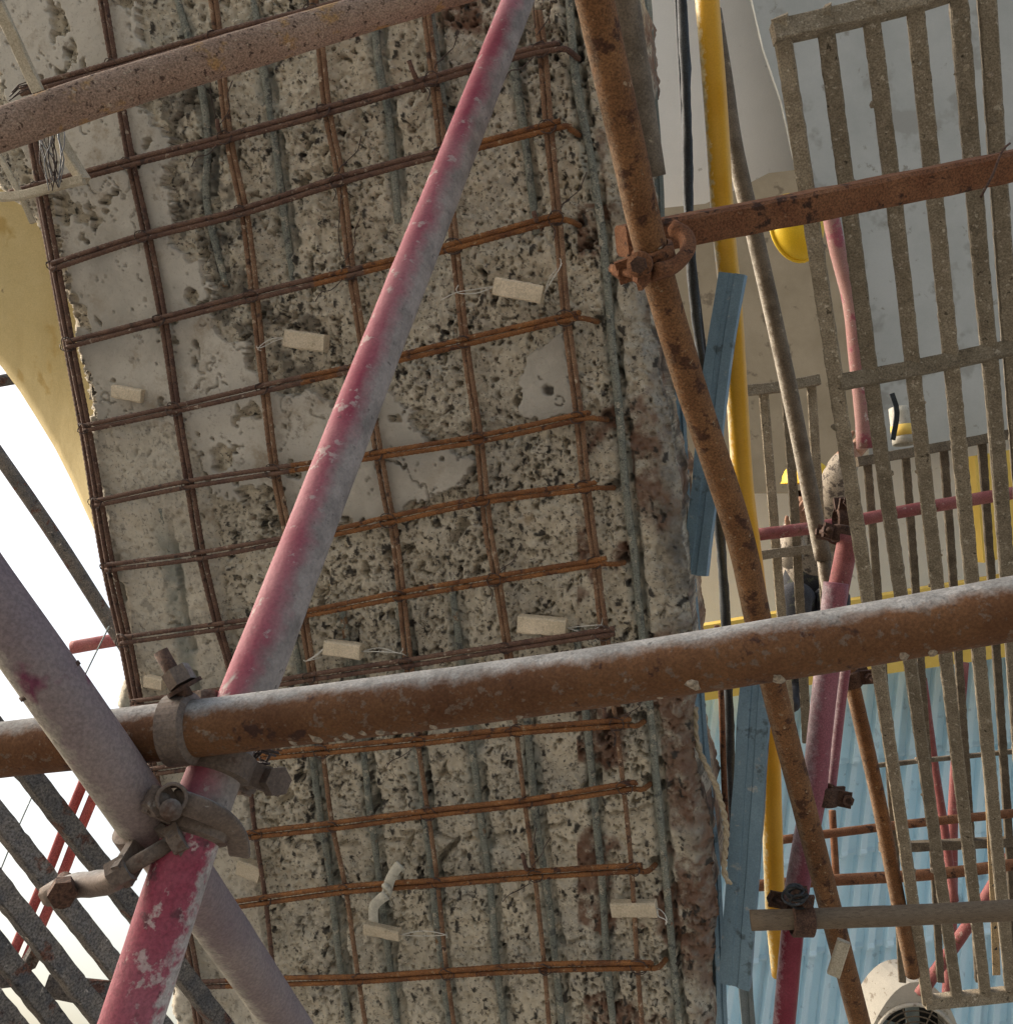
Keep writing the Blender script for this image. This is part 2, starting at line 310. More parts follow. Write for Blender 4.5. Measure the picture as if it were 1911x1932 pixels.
LEFT = [(-58, -80), (-58, 300), (-20, 350), (35, 392), (75, 470), (104, 550), (130, 640), (148, 730), (160, 820), (178, 940), (192, 1010), (190, 1045), (197, 1090), (205, 1150), (222, 1215), (228, 1260), (214, 1335), (255, 1500), (300, 1750), (330, 1990)]
RIGHT = [(1196, -80), (1200, 150), (1206, 300), (1212, 480), (1219, 560), (1224, 620), (1238, 700), (1256, 770), (1262, 830), (1279, 900), (1280, 1000), (1292, 1060), (1300, 1160), (1312, 1290), (1304, 1400), (1320, 1520), (1342, 1600), (1345, 1680), (1350, 1760), (1338, 1860), (1352, 1990)]
HOLES = [(1088, 103), (1086, 246), (1090, 420), (1124, 603), (1142, 789), (1154, 917), (1174, 1060), (1212, 1361), (1224, 1480), (1234, 1633), (1254, 1812), (1150, 1376), (1035, 735)]
def yinterp(poly, y):
    p = np.array(poly, float); return np.interp(y, p[:, 1], p[:, 0])
STEP = 2.5
gx = np.arange(-80, 1372, STEP); gy = np.arange(-70, 1985, STEP)
X, Y = np.meshgrid(gx, gy); nx, ny = len(gx), len(gy)
D = wall_d(X, Y)
Pw = CP + CF * D[..., None] + CR * ((X - CX) / FPX * D)[..., None] - CU * ((Y - CY) / FPX * D)[..., None]
S = (Pw - w0) @ WS; T_ = (Pw - w0) @ WT
wx = X + 26 * (fbm(S * 30, T_ * 30, 4, 3) - .5) + 10 * (fbm(S * 120, T_ * 120, 2, 4) - .5)
wy = Y + 26 * (fbm(S * 30, T_ * 30, 4, 13) - .5) + 10 * (fbm(S * 120, T_ * 120, 2, 14) - .5)
plaster = inpoly(wx + 12 * (fbm(S * 260, T_ * 260, 2, 6) - .5), wy + 22 * (fbm(S * 70, T_ * 70, 3, 7) - .5), PLASTER)
plaster &= ~((fbm(S * 13, T_ * 10, 4, 8) > .69) | ((fbm(S * 34, T_ * 30, 3, 9) > .765) & (X > 150)))
patch = inpoly(wx, wy, PATCH)
n1 = fbm(S * 5, T_ * 5, 4, 21); n2 = fbm(S * 24, T_ * 24, 4, 31); n3 = fbm(S * 95, T_ * 95, 3, 41)
sv = .5 + .5 * sstep(.35, .65, n1)
f1, r1 = worley(S * 62 + n3 * 1.1 + n2, T_ * 46 + n2 * 1.4, 5)
f2, r2 = worley(S * 125 + n2 * 2, T_ * 95 + n3, 15)
f3, r3 = worley(S * 170, T_ * 160, 25)
dzone = inpoly(wx, wy, [(290, 160), (400, 140), (440, 250), (450, 420), (480, 560), (600, 600), (690, 690), (640, 745), (500, 735), (470, 650), (405, 600), (385, 500), (325, 430), (320, 260)])
dens = np.clip(sstep(.34, .60, fbm(S * 7, T_ * 7, 3, 51)) + .35 * dzone, 0, 1.2)
pit1 = (r1 < .06 + .22 * dens) * sstep(.36, .16, f1 * (.7 + .8 * n3))
pit2 = (r2 < .10 + .24 * dens) * sstep(.38, .2, f2 * (.7 + .8 * n3))
f4, r4 = worley(S * 20 + 1.6 * n2 + 2.2 * n1, T_ * 17 + 1.6 * n3 * .4 + 2.2 * n2, 35)
rg1 = np.abs(2 * fbm(S * 13, T_ * 11, 3, 141) - 1); rg2 = np.abs(2 * fbm(S * 34, T_ * 30, 3, 151) - 1); rg3 = np.abs(2 * fbm(S * 80, T_ * 75, 2, 161) - 1)
rubble = sstep(.4, .62, fbm(S * 4.5, T_ * 4, 3, 171))
f5, r5 = worley(S * 75 + n2 * 2, T_ * 60 + n3 * 2, 45)
f6, r6 = worley(S * 24 + n2 * 1.6 + n3 * .5, T_ * 17 + n2 * 1.8, 55); pit3 = (r6 < .05 + .16 * dens) * sstep(.34, .14, f6 * (.6 + .9 * n3 + .5 * (n2 - .5)))
darkst_shade = (r5 < .05 + .13 * dens) * sstep(.46, .34, f5 * (.6 + .9 * n3)); lightst = (r5 > .86) * sstep(.5, .36, f5 * (.6 + .9 * n3))  # dark stones whose black also stands in for shade in open voids
h_rough = -.013 + .013 * (n1 - .5) + .010 * (n2 - .5) + .008 * (n3 - .5) + (.005 + .009 * rubble) * (r4 - .5) + .011 * np.minimum(rg1, .35) + .015 * np.minimum(rg2, .3) + .010 * np.minimum(rg3, .3) - .010 + .003 * (darkst_shade + lightst) - (1 - .65 * (X > yinterp(GREEN[5], Y) + 14)) * (.024 * pit1 + .014 * pit2 + .032 * pit3)
crackn = np.abs(fbm(S * 9, T_ * 6, 4, 61) - .5)
crack = (crackn < .0045) & (fbm(S * 6, T_ * 6, 3, 66) > .53)
h_pl = .004 + .003 * np.minimum(rg1, .12) + .006 * (n1 - .5) + .002 * (n2 - .5) + .0012 * (n3 - .5) - .008 * crack - .006 * (pit2 > .5) * (r1 < .12)
sp = plaster | patch
lowleft = (Y > 785) & (X < yinterp([(350, 780), (395, 930), (420, 1150), (445, 1330), (520, 1990)], Y))
h_mid = -.004 + .010 * np.minimum(rg2, .3) + .006 * np.minimum(rg3, .3) + .010 * (n1 - .5) + .009 * (n2 - .5) + .004 * (n3 - .5) - .009 * pit1 * (r1 < .1)
H = np.where(sp, h_pl, np.where(lowleft, h_mid, h_rough))
green = np.zeros_like(X)
for gi, gl in enumerate(GREEN):
    ya, yb = gl[0][1], gl[-1][1]; u = X - yinterp(gl, Y) + 7 * (n2 - .5)
    on = (Y > ya) & (Y < yb)
    fade = sstep(0, 90, Y - ya) * sstep(0, 90, yb - Y) if gi not in (5,) else 1.0
    hw = 9 + 22 * (fbm(S * 9, T_ * 9, 3, 77) - .5)
    H = H - on * fade * np.where(sp, .2, 1) * (.004 * sstep(24, 8, np.abs(u - 3)))
    H = H - on * fade * np.where(sp, 0, 1) * (.013 * sstep(7, 2, np.abs(u - 13)) * (fbm(S * 14, T_ * 14, 2, 71 + gi) > .40))
    green = np.maximum(green, on * fade * sstep(hw + 14, hw - 4, np.abs(u)) * np.where(sp, .25, 1))
hcrack = np.zeros_like(X)
for k_, hc_ in enumerate(([(690, 1580), (800, 1576), (900, 1592), (1000, 1570), (1100, 1556), (1235, 1528)], [(920, 1800), (1030, 1790), (1180, 1775)], [(540, 1590), (640, 1600), (760, 1592)], [(1090, 1010), (1180, 1000)])):
    v_ = Y - np.interp(X, [p_[0] for p_ in hc_], [p_[1] for p_ in hc_]) + 14 * (n2 - .5)
    hcrack = np.maximum(hcrack, (X > hc_[0][0]) * (X < hc_[-1][0]) * sstep(6, 2, np.abs(v_)) * (fbm(S * 16, T_ * 16, 2, 120 + k_) > .47))
H = H - .016 * hcrack * np.where(sp, 0, 1)
hole = np.zeros_like(X)
for hx, hy in HOLES:
    r_ = np.hypot((X - hx) + 16 * (n2 - .5), (Y - hy) + 16 * (n3 - .5)); hm = sstep(14, 6, r_)
    hole = np.maximum(hole, hm); H = H - .022 * hm
v7 = yinterp(GREEN[5], Y)
edge = (X > v7 + 14)
brickn = fbm(S * 8, T_ * 5, 4, 81)
brick = .85 * edge * sstep(.47, .63, brickn + .06 * ((Y > 650) & (Y < 1080)) + .03 * (Y > 1250))
brick = np.maximum(brick, sstep(.52, .64, fbm(S * 10, T_ * 8, 4, 85)) * (X > 1085) * (Y > 380))
brick = np.maximum(brick, sstep(60, 30, np.hypot(X - 875, (Y - 25) * 1.5) + 40 * (n2 - .5)))
smoothgrey = edge * sstep(.5, .56, fbm(S * 6, T_ * 4, 3, 91)) * (1 - brick)
H = np.where(smoothgrey > .5, .7 * H + .001, H)
rx = yinterp(RIGHT, Y) + 22 * (fbm(T_ * 20, T_ * 0 + .5, 4, 95) - .5); lx = yinterp(LEFT, Y) + 16 * (fbm(T_ * 25, T_ * 0 + 2.5, 4, 97) - .5)
H = H - .03 * sstep(34, 0, rx - X) ** 2 + .012 * (n2 - .5) * sstep(110, 40, rx - X) - .02 * sstep(22, 0, X - lx) ** 2
keepv = (X < rx) & (X > lx)
Vw = Pw + H[..., None] * WN
idx = np.arange(nx * ny).reshape(ny, nx)
fk = keepv[:-1, :-1] & keepv[1:, :-1] & keepv[:-1, 1:] & keepv[1:, 1:]
q = np.stack([idx[:-1, :-1], idx[1:, :-1], idx[1:, 1:], idx[:-1, 1:]], -1)[fk]
used = np.zeros(nx * ny, bool); used[q.ravel()] = True
remap = -np.ones(nx * ny, np.int64); remap[used] = np.arange(used.sum()); q = remap[q]
Vf = Vw.reshape(-1, 3)[used]
cols = np.stack([np.where(sp, 1.0, np.where(lowleft, .45, 0)), np.clip(np.maximum(darkst_shade * np.where(sp, 0, np.where(lowleft, .35, .95)), np.maximum(hole * .5, np.where(sp, 0, 1) * dzone * .6 * sstep(.45, .6, fbm(S * 34, T_ * 26, 3, 111)))), 0, 1), green, np.clip(brick, 0, 1)], -1).reshape(-1, 4)[used]
stone = np.clip(edge * sstep(0, 70, X - v7 - 5 + 60 * (n2 - .5)), 0, 1).reshape(-1)[used]
# rim: the member is 0.35 m thick
e = np.concatenate([q[:, [0, 1]], q[:, [1, 2]], q[:, [2, 3]], q[:, [3, 0]]]); es = np.sort(e, 1)
key = es[:, 0] * (len(Vf) + 1) + es[:, 1]; uq, inv, cnt = np.unique(key, return_inverse=True, return_counts=True)
be = e[cnt[inv] == 1]; bv = np.unique(be); bm_ = {int(v): len(Vf) + i for i, v in enumerate(bv)}
bx_, by_ = X.reshape(-1)[used][bv], Y.reshape(-1)[used][bv]; hh_ = H.reshape(-1)[used][bv]
rs_x, ls_x = rx.reshape(-1)[used][bv], lx.reshape(-1)[used][bv]
bx_ = np.where(np.abs(bx_ - rs_x) < 9, rs_x, np.where(np.abs(bx_ - ls_x) < 9, ls_x, bx_))
def wpos(x, y, h):
    d = wall_d(x, y)
    return CP + CF * d[:, None] + CR * ((x - CX) / FPX * d)[:, None] - CU * ((y - CY) / FPX * d)[:, None] + h[:, None] * WN
Vf[bv] = wpos(bx_, by_, hh_)
nb = len(bv); lev = [.012, .03, .055, .085, .12, .18, .26, .35]; side = np.where(bx_ > 700, 1.0, -1.0)
rows = [Vf]; cr = [cols]; st = [stone]; skirt = []
tb = (Vf[bv] - w0) @ WT
for k, dp in enumerate(lev):
    o_s = (fbm(tb * 16, tb * 0 + dp * 16, 4, 300) - .5) * 22 * min(1, dp / .05) + (fbm(tb * 60, tb * 0 + dp * 60, 3, 310) - .5) * 10 - 12
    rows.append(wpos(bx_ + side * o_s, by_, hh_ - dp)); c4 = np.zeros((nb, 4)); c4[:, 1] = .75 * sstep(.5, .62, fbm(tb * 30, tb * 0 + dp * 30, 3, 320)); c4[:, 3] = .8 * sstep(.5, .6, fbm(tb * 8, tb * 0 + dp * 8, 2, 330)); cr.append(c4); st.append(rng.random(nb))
pos = {int(v): i for i, v in enumerate(bv)}
bi = np.array([[pos[int(a)], pos[int(b)]] for a, b in be]); o0 = len(Vf)
skirt.append(np.stack([be[:, 1], be[:, 0], o0 + bi[:, 0], o0 + bi[:, 1]], 1))
for k in range(len(lev) - 1): skirt.append(np.stack([o0 + k * nb + bi[:, 1], o0 + k * nb + bi[:, 0], o0 + (k + 1) * nb + bi[:, 0], o0 + (k + 1) * nb + bi[:, 1]], 1))
q = np.concatenate([q] + skirt); Vf = np.concatenate(rows); cols = np.concatenate(cr); stone = np.concatenate(st)
wc = Vf.mean(0)
me = bpy.data.meshes.new('concrete_soffit'); me.vertices.add(len(Vf)); me.vertices.foreach_set('co', (Vf - wc).astype(np.float32).ravel())
me.loops.add(q.size); me.loops.foreach_set('vertex_index', q.astype(np.int32).ravel())
me.polygons.add(len(q)); me.polygons.foreach_set('loop_start', np.arange(0, q.size, 4, dtype=np.int32)); me.polygons.foreach_set('loop_total', np.full(len(q), 4, np.int32))
me.polygons.foreach_set('use_smooth', np.ones(len(q), bool)); me.update(calc_edges=True); me.validate()
ca = me.color_attributes.new('mask', 'FLOAT_COLOR', 'POINT'); ca.data.foreach_set('color', cols.astype(np.float32).ravel())
sa = me.attributes.new('stone', 'FLOAT', 'POINT'); sa.data.foreach_set('value', stone.astype(np.float32))

def wall_material():
    m = bpy.data.materials.new('spalled_concrete'); m.use_nodes = True; t = m.node_tree; N = t.nodes; L = t.links; b = N['Principled BSDF']
    b.inputs['Roughness'].default_value = .95; b.inputs['Specular IOR Level'].default_value = .15
    tc = N.new('ShaderNodeTexCoord')
    def noise(s, d=6, r=.65):
        n = N.new('ShaderNodeTexNoise'); n.inputs['Scale'].default_value = s; n.inputs['Detail'].default_value = d; n.inputs['Roughness'].default_value = r; L.new(tc.outputs['Object'], n.inputs['Vector']); return n.outputs['Fac']
    def ramp(f, lo, hi):
        r = N.new('ShaderNodeMapRange'); r.inputs[1].default_value = lo; r.inputs[2].default_value = hi; L.new(f, r.inputs[0]); return r.outputs[0]
    def mix(f, a, bb):
        x = N.new('ShaderNodeMix'); x.data_type = 'RGBA'; L.new(f, x.inputs[0])
        for k, v in ((6, a), (7, bb)):
            if isinstance(v, tuple): x.inputs[k].default_value = v
            else: L.new(v, x.inputs[k])
        return x.outputs[2]
    def mul(a, bb):
        x = N.new('ShaderNodeMath'); x.operation = 'MULTIPLY'; L.new(a, x.inputs[0])
        if isinstance(bb, float): x.inputs[1].default_value = bb
        else: L.new(bb, x.inputs[1])
        return x.outputs[0]
    at = N.new('ShaderNodeAttribute'); at.attribute_name = 'mask'; se = N.new('ShaderNodeSeparateColor'); L.new(at.outputs['Color'], se.inputs[0])
    s2 = N.new('ShaderNodeAttribute'); s2.attribute_name = 'stone'
    ex = mix(ramp(noise(9), .35, .65), (.53, .475, .375, 1), (.66, .585, .455, 1))
    ex = mix(ramp(noise(5, 5), .48, .66), ex, (.45, .415, .345, 1))
    ex = mix(ramp(noise(110, 4), .52, .66), ex, (.66, .60, .48, 1))
    ex = mix(ramp(noise(130, 5), .56, .64), ex, (.13, .115, .095, 1))
    ex = mix(ramp(noise(60, 5), .60, .68), ex, (.16, .145, .125, 1))
    ex = mix(ramp(noise(14, 5), .62, .75), ex, (.36, .27, .17, 1))
    pl = mix(ramp(noise(6), .35, .65), (.52, .485, .42, 1), (.59, .55, .475, 1))
    pl = mix(ramp(noise(11, 7, .75), .52, .66), pl, (.37, .31, .235, 1))
    pl = mix(ramp(noise(26, 7, .75), .58, .66), pl, (.30, .265, .22, 1))
    pl = mix(ramp(noise(60, 4), .62, .72), pl, (.32, .28, .23, 1))
    pl = mix(ramp(noise(3.5, 6), .48, .62), pl, (.43, .40, .345, 1))
    pl = mix(ramp(noise(200, 3), .6, .72), pl, (.38, .34, .29, 1))
    c = mix(se.outputs[0], ex, pl)
    gr = mix(ramp(noise(40), .35, .65), (.24, .25, .22, 1), (.34, .335, .285, 1))
    c = mix(mul(se.outputs[2], ramp(noise(20, 6), .34, .55)), c, gr)
    br = mix(ramp(noise(30), .35, .65), (.165, .085, .055, 1), (.25, .175, .13, 1))
    c = mix(mul(at.outputs['Alpha'], ramp(noise(24, 6), .36, .54)), c, br)
    c = mix(mul(s2.outputs['Fac'], ramp(noise(7, 6), .25, .6)), c, mix(ramp(noise(18, 6), .4, .6), (.14, .125, .105, 1), (.25, .225, .19, 1)))
    c = mix(mul(at.outputs['Alpha'], ramp(noise(24, 6), .36, .54)), c, br)
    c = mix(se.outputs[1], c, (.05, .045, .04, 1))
    L.new(c, b.inputs['Base Color'])
    bp = N.new('ShaderNodeBump'); bp.inputs['Strength'].default_value = .6; bp.inputs['Distance'].default_value = .004
    L.new(noise(180, 6, .7), bp.inputs['Height']); L.new(bp.outputs[0], b.inputs['Normal'])
    return m
M['concrete'] = wall_material()
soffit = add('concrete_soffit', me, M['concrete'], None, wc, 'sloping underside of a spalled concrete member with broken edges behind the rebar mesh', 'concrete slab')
for gl in GREEN:
    pts = [W(x, y, -.0120 + random.uniform(-.006, .004)) for x, y in gl]
    tube('embedded_bar', pts, .0078, M['rebar_old'], soffit, 8, .012, .10)

# ------------------------------------------------------------------ new reinforcement mesh
VERT = [
    [(70, 250), (95, 370), (145, 640), (180, 830), (215, 1050), (250, 1210), (272, 1320), (310, 1490), (345, 1650), (380, 1841), (400, 1990)],
    [(198, -50), (207, 0), (228, 132), (257, 310), (285, 440), (320, 615), (345, 770), (370, 915), (390, 1041), (420, 1176), (442, 1256), (480, 1441), (495, 1556), (515, 1686), (530, 1826), (550, 1990)],
    [(405, -50), (420, 55), (440, 260), (470, 410), (490, 565), (510, 735), (530, 890), (560, 1040), (582, 1176), (597, 1276), (620, 1411), (640, 1546), (665, 1666), (687, 1826), (711, 1990)],
    [(592, -50), (610, 75), (625, 215), (650, 340), (672, 515), (692, 640), (713, 800), (738, 950), (748, 996), (763, 1111), (778, 1246), (798, 1376), (818, 1521), (835, 1651), (853, 1826), (875, 1990)],
    [(800, -50), (822, 130), (842, 290), (860, 420), (885, 650), (910, 830), (925, 991), (942, 1091), (956, 1176), (981, 1346), (1000, 1501), (1018, 1641), (1035, 1811), (1049, 1990)],
    [(1018, 25), (1028, 100), (1040, 240), (1058, 425), (1073, 600), (1095, 780), (1108, 915), (1126, 1051), (1136, 1131), (1145, 1196), (1166, 1326), (1183, 1476), (1198, 1626), (1210, 1811), (1224, 1990)],
]
HORZ = [
    [(60, 178), (230, 133), (440, 72), (640, 20), (800, -30)],
    [(40, 372), (250, 315), (425, 270), (625, 215), (800, 165), (985, 112), (1064, 96)],
    [(118, 505), (285, 450), (460, 405), (650, 345), (820, 300), (913, 280), (1064, 240)],
    [(145, 650), (310, 607), (490, 560), (680, 515), (838, 475), (1018, 425), (1066, 413)],
    [(176, 806), (345, 770), (510, 732), (655, 700), (763, 675), (885, 645), (1073, 601), (1100, 596)],
    [(196, 946), (370, 910), (530, 885), (693, 860), (913, 825), (1093, 786), (1118, 782)],
    [(216, 1066), (390, 1043), (540, 1016), (648, 998), (738, 978), (918, 940), (1108, 915), (1130, 910)],
    [(246, 1201), (420, 1176), (588, 1151), (758, 1118), (933, 1088), (1123, 1056), (1150, 1052)],
    [(268, 1320), (430, 1297), (600, 1270), (800, 1240), (970, 1212), (1165, 1182)],
    [(300, 1446), (503, 1419), (628, 1406), (803, 1388), (983, 1368), (1173, 1354), (1188, 1354)],
    [(330, 1590), (478, 1566), (643, 1546), (823, 1521), (1003, 1501), (1188, 1473), (1200, 1473)],
    [(350, 1712), (478, 1691), (663, 1664), (838, 1651), (1003, 1638), (1198, 1626), (1210, 1626)],
    [(376, 1845), (543, 1836), (693, 1831), (858, 1821), (1038, 1811), (1218, 1806), (1230, 1805)],
]
rm = thing('reinforcement_mesh', W(650, 966, .03), 'square grid of paired rusty reinforcing bars tied over the spalled concrete', 'rebar mesh')
def rib(r):
    return lambda s: r * (1 + .17 * (np.mod(s, .011) < .0055))
for vi, vl in enumerate(VERT):
    for k, off in enumerate((-4.7, 4.7)):
        vv = vl if (k == 0 or vi == 0) else [p_ for p_ in vl if p_[1] < 1420]
        pts = [W(x + off * (1 + .12 * math.sin(i * 1.7 + vi)), y, .020 + .004 * math.sin(i + vi)) for i, (x, y) in enumerate(vv)]
        tube('rebar', pts, .0048, M['rebar' if vi < 2 else 'rebar_mid'], rm, 6, .0055, 0, rfun=rib(.0050))
    if vi == 0:
        tube('rebar', [W(x - 19, y, .006) for x, y in vl[1:]], .006, M['rebar'], rm, 6, .0055, 0, rfun=rib(.006))
for hi, hl in enumerate(HORZ):
    for k, off in enumerate((-5.2, 5.2)):
        p = [(x, y + off * (1 + .12 * math.sin(i * 2.1 + hi)), .031 + .003 * math.sin(i * 1.3 + hi)) for i, (x, y) in enumerate(hl)]
        if hi not in (0, 8) and k == 1: p += [(p[-1][0] + 16, p[-1][1] + 2, .024), (p[-1][0] + 26, p[-1][1] + 6, -.012)]
        # rust colour changes along the row: build left and right stretch as one bar with two materials
        V, F, uv = tube_geo([W(*t) for t in p], .0052, 6, .0055, 0, 0, rib(.0050))
        c = V.mean(0); mm = mesh('rebar', V - c, F, True, uv); mm.materials.append(M['rebar']); mm.materials.append(M['rebar_orange'])
        if hi >= 2 and hi != 8:
            lim = W(860 if hi == 2 else 720 - 25 * hi if hi < 8 else 440, hl[0][1])
            cc = np.array([V[list(f)].mean(0) for f in F[:-2]]); sd = (cc - lim) @ WS
            sel = (sd + .06 * np.sin(cc[:, 0] * 40) > 0); mm.polygons.foreach_set('material_index', np.concatenate([sel.astype(np.int32), [0, 1]]))
        add('rebar', mm, None, rm, c)
# tie wires at the crossings
def wire_mesh(seed, loose):
    r = np.random.default_rng(seed); gs = []
    for k in range(2 + loose * 3):
        n = 7; a = r.uniform(0, 6.28); rad = .013 + .006 * r.random()
        if loose and k >= 2:
            st_ = np.array([0, 0, .008]); dr = r.normal(0, 1, 3); dr[2] = abs(dr[2]) * .4; pts = [st_ + dr * t * .016 + r.normal(0, .005, 3) for t in range(1, 5)]
        else:
            pts = [np.array([rad * math.cos(a + t), rad * math.sin(a + t) * (.8), .006 * math.sin(2 * t) + .004]) for t in np.linspace(0, 5.4, n)]
        V, F, _ = tube_geo(pts, .0011, 4, .006, 0); gs.append((V, F))
    V, F = merge(*gs); V = V[:, :1] * WS + V[:, 1:2] * WT + V[:, 2:] * WN
    return mesh('tie_wire', V, F)
TW = [wire_mesh(i, 0) for i in range(4)]; TL = [wire_mesh(20 + i, 1) for i in range(3)]
for m_ in TW + TL: m_.materials.append(M['wire'])
loose = {(1, 2), (1, 4), (3, 3), (3, 5), (1, 5), (7, 4), (11, 4), (9, 3), (9, 5), (2, 3), (0, 0)}
for hi, hl in enumerate(HORZ):
    for vi, vl in enumerate(VERT):
        yv = 500.0
        for _ in range(6):
            xv = float(yinterp(vl, np.array(yv))); hp = np.array(hl, float); yv = float(np.interp(xv, hp[:, 0], hp[:, 1]))
        if yv < -30 or yv < vl[0][1] or xv > hl[-1][0] + 10 or xv < hl[0][0] - 15: continue
        add('tie_wire', TL[(hi + vi) % 3] if (hi, vi) in loose else TW[(hi * 3 + vi) % 4], None, rm, W(xv, yv, .030))
# short dowel stubs poking out of the concrete
for (x, y, dx, dy) in ((800, 165, -14, -40), (432, 262, -2, -30), (1003, 1636, -8, -42), (798, 1380, -3, -34), (1148, 1345, -2, -22), (1022, 425, -6, -22)):
    tube('dowel', [W(x, y + 6, .0), W(x + dx * .3, y + dy * .3, .035), W(x + dx, y + dy, .04)], .0045, M['rebar'], rm, 6, .006, 0, rfun=rib(.0045))

# ------------------------------------------------------------------ mortar spacers
def spacer(x, y, ang, ln, hh, hgt, label, wires=()):
    a = math.radians(ang); ex = math.cos(a) * WS - math.sin(a) * WT; ey = np.cross(WN, ex); ez = WN
    if np.dot(WT, CU) < 0: pass
    c = W(x, y, hgt); t = thing('spacer_block', c, label, 'spacer', 'mortar spacer blocks on the mesh')
    pr = rect(hh, hh * .8, .003)
    V, F, uv = sweep([c - ex * ln / 2, c - ex * ln / 6, c + ex * ln / 6, c + ex * ln / 2], pr, ez, .012, jitter=.0005); cc = V.mean(0)
    add('block', mesh('block', V - cc, F, False, uv), M['spacer'], t, cc)
    for (x2, y2) in wires:
        e = W(x2, y2, .03); s0 = c + ex * ln * .5 * (1 if x2 > x else -1)
        for k in range(2):
            mp = (s0 + e) / 2 + rng.normal(0, .006, 3); tube('tie_thread', [s0, mp, e, e + rng.normal(0, .012, 3)], .0009, M['thread'], t, 4, .01, 0)
px = 1 / 950.0
up_sign = 1 if np.dot(WT, CU) > 0 else -1
spacer(985, 549, 8 * -up_sign * -1, 90 * px, 32 * px, .02, 'pale mortar spacer lying in the cell right of the red diagonal pipe, near its middle', [(1066, 500), (870, 553)])
spacer(587, 643, 5, 84 * px, 33 * px, .02, 'pale mortar spacer left of the red diagonal pipe, tied with white thread', [(500, 657)])
spacer(247, 742, 6, 70 * px, 27 * px, .008, 'mortar spacer half sunk in plaster between the two leftmost bars', [])
spacer(656, 1220, 0, 78 * px, 30 * px, .02, 'light mortar spacer just above the long rusty pipe, beside the foot of the red pipe', [(765, 1225), (590, 1240)])
spacer(1028, 1175, -1, 92 * px, 33 * px, .02, 'tan mortar spacer just above the long rusty pipe near the right edge of the mesh', [(1140, 1172)])
spacer(728, 1748, 0, 78 * px, 24 * px, .02, 'thin pale mortar spacer below the white knotted plastic strip', [(850, 1750)])
spacer(1198, 1708, -12, 88 * px, 29 * px, .012, 'tilted tan mortar spacer wedged behind the rightmost vertical bar', [(1262, 1722)])
spacer(300, 1284, 3, 44 * px, 26 * px, .014, 'yellowish mortar spacer stub behind the clamp bolt on the left', [])
spacer(478, 1636, 10, 54 * px, 36 * px, .010, 'whitish mortar lump right of the swivel clamp', [])
# white knotted strip
t = thing('plastic_strip', W(740, 1655, .045), 'white plastic strip knotted round a rebar with two loose ends', 'plastic strip')
for pts in ([(720, 1718), (722, 1690), (735, 1674), (748, 1664)], [(744, 1668), (752, 1640), (765, 1618), (774, 1608)]):
    ws = [(9, 16), (7, 14)][pts[0][1] < 1700]
    V, F, uv = sweep([W(x, y, .045 + .004 * i) for i, (x, y) in enumerate(pts)], rect(.022, .004, .001), WN, .006); c = V.mean(0)
    add('loose_end', mesh('loose_end', V - c, F, True, uv), M['plastic_white'], t, c)
tube('knot', [W(738, 1655, .04), W(746, 1648, .055), W(752, 1660, .05), W(744, 1668, .04)], .006, M['plastic_white'], t, 8, .004, .1)

# ------------------------------------------------------------------ scaffold couplers
def band(c, ax, r, th=.006, wd=.044, a0=25, a1=335, ref=None):
    ax = nrm(ax); u = nrm((ref if ref is not None else CU) - np.dot(ref if ref is not None else CU, ax) * ax); v = np.cross(ax, u)
    n = 26; V = []; F = []
    for i in range(n + 1):
        a = math.radians(a0 + (a1 - a0) * i / n); e = math.cos(a) * u + math.sin(a) * v; bulge = 0
        for (rr, zz) in ((r, -wd / 2), (r + th + bulge, -wd / 2 + .003), (r + th + bulge, wd / 2 - .003), (r, wd / 2)): V.append(c + e * rr + ax * zz)
    for i in range(n):
        for j in range(4): F.append((i * 4 + j, i * 4 + (j + 1) % 4, i * 4 + 4 + (j + 1) % 4, i * 4 + 4 + j))
    F += [(3, 2, 1, 0), (n * 4, n * 4 + 1, n * 4 + 2, n * 4 + 3)]
    g = [(V, F)]
    for a in (a0, a1):   # flanges
        q = math.radians(a); e = math.cos(q) * u + math.sin(q) * v; tn = -math.sin(q) * u + math.cos(q) * v
        g.append(boxgeo(c + e * (r + .016), e, tn, ax, .036, .007, wd * .8))
    return merge(*g), u, v
def coupler(c, ax, r, m, label, ref=None, ax2=None, c2=None, ref2=None, nut_len=.05, wd=.044, name='scaffold_coupler', group=None):
    c = np.asarray(c); t = thing(name, c, label, 'coupler', group)
    for (cc, a, rf) in ((c, ax, ref), (c2, ax2, ref2)):
        if cc is None: continue
        a = nrm(a); VF, u, v = band(np.asarray(cc), a, r, wd=wd, ref=rf); put('band', VF, m, t)
        bc = np.asarray(cc) + u * (r + .02)
        put('bolt', cyl(bc - v * (nut_len * .6), bc + v * nut_len, .0065), m, t, True)
        put('nut', cyl(bc + v * (.018), bc + v * (.034), .0125, 6), m, t)
        put('bolt_head', cyl(bc - v * .03, bc - v * .019, .0135, 6), m, t)
    return t

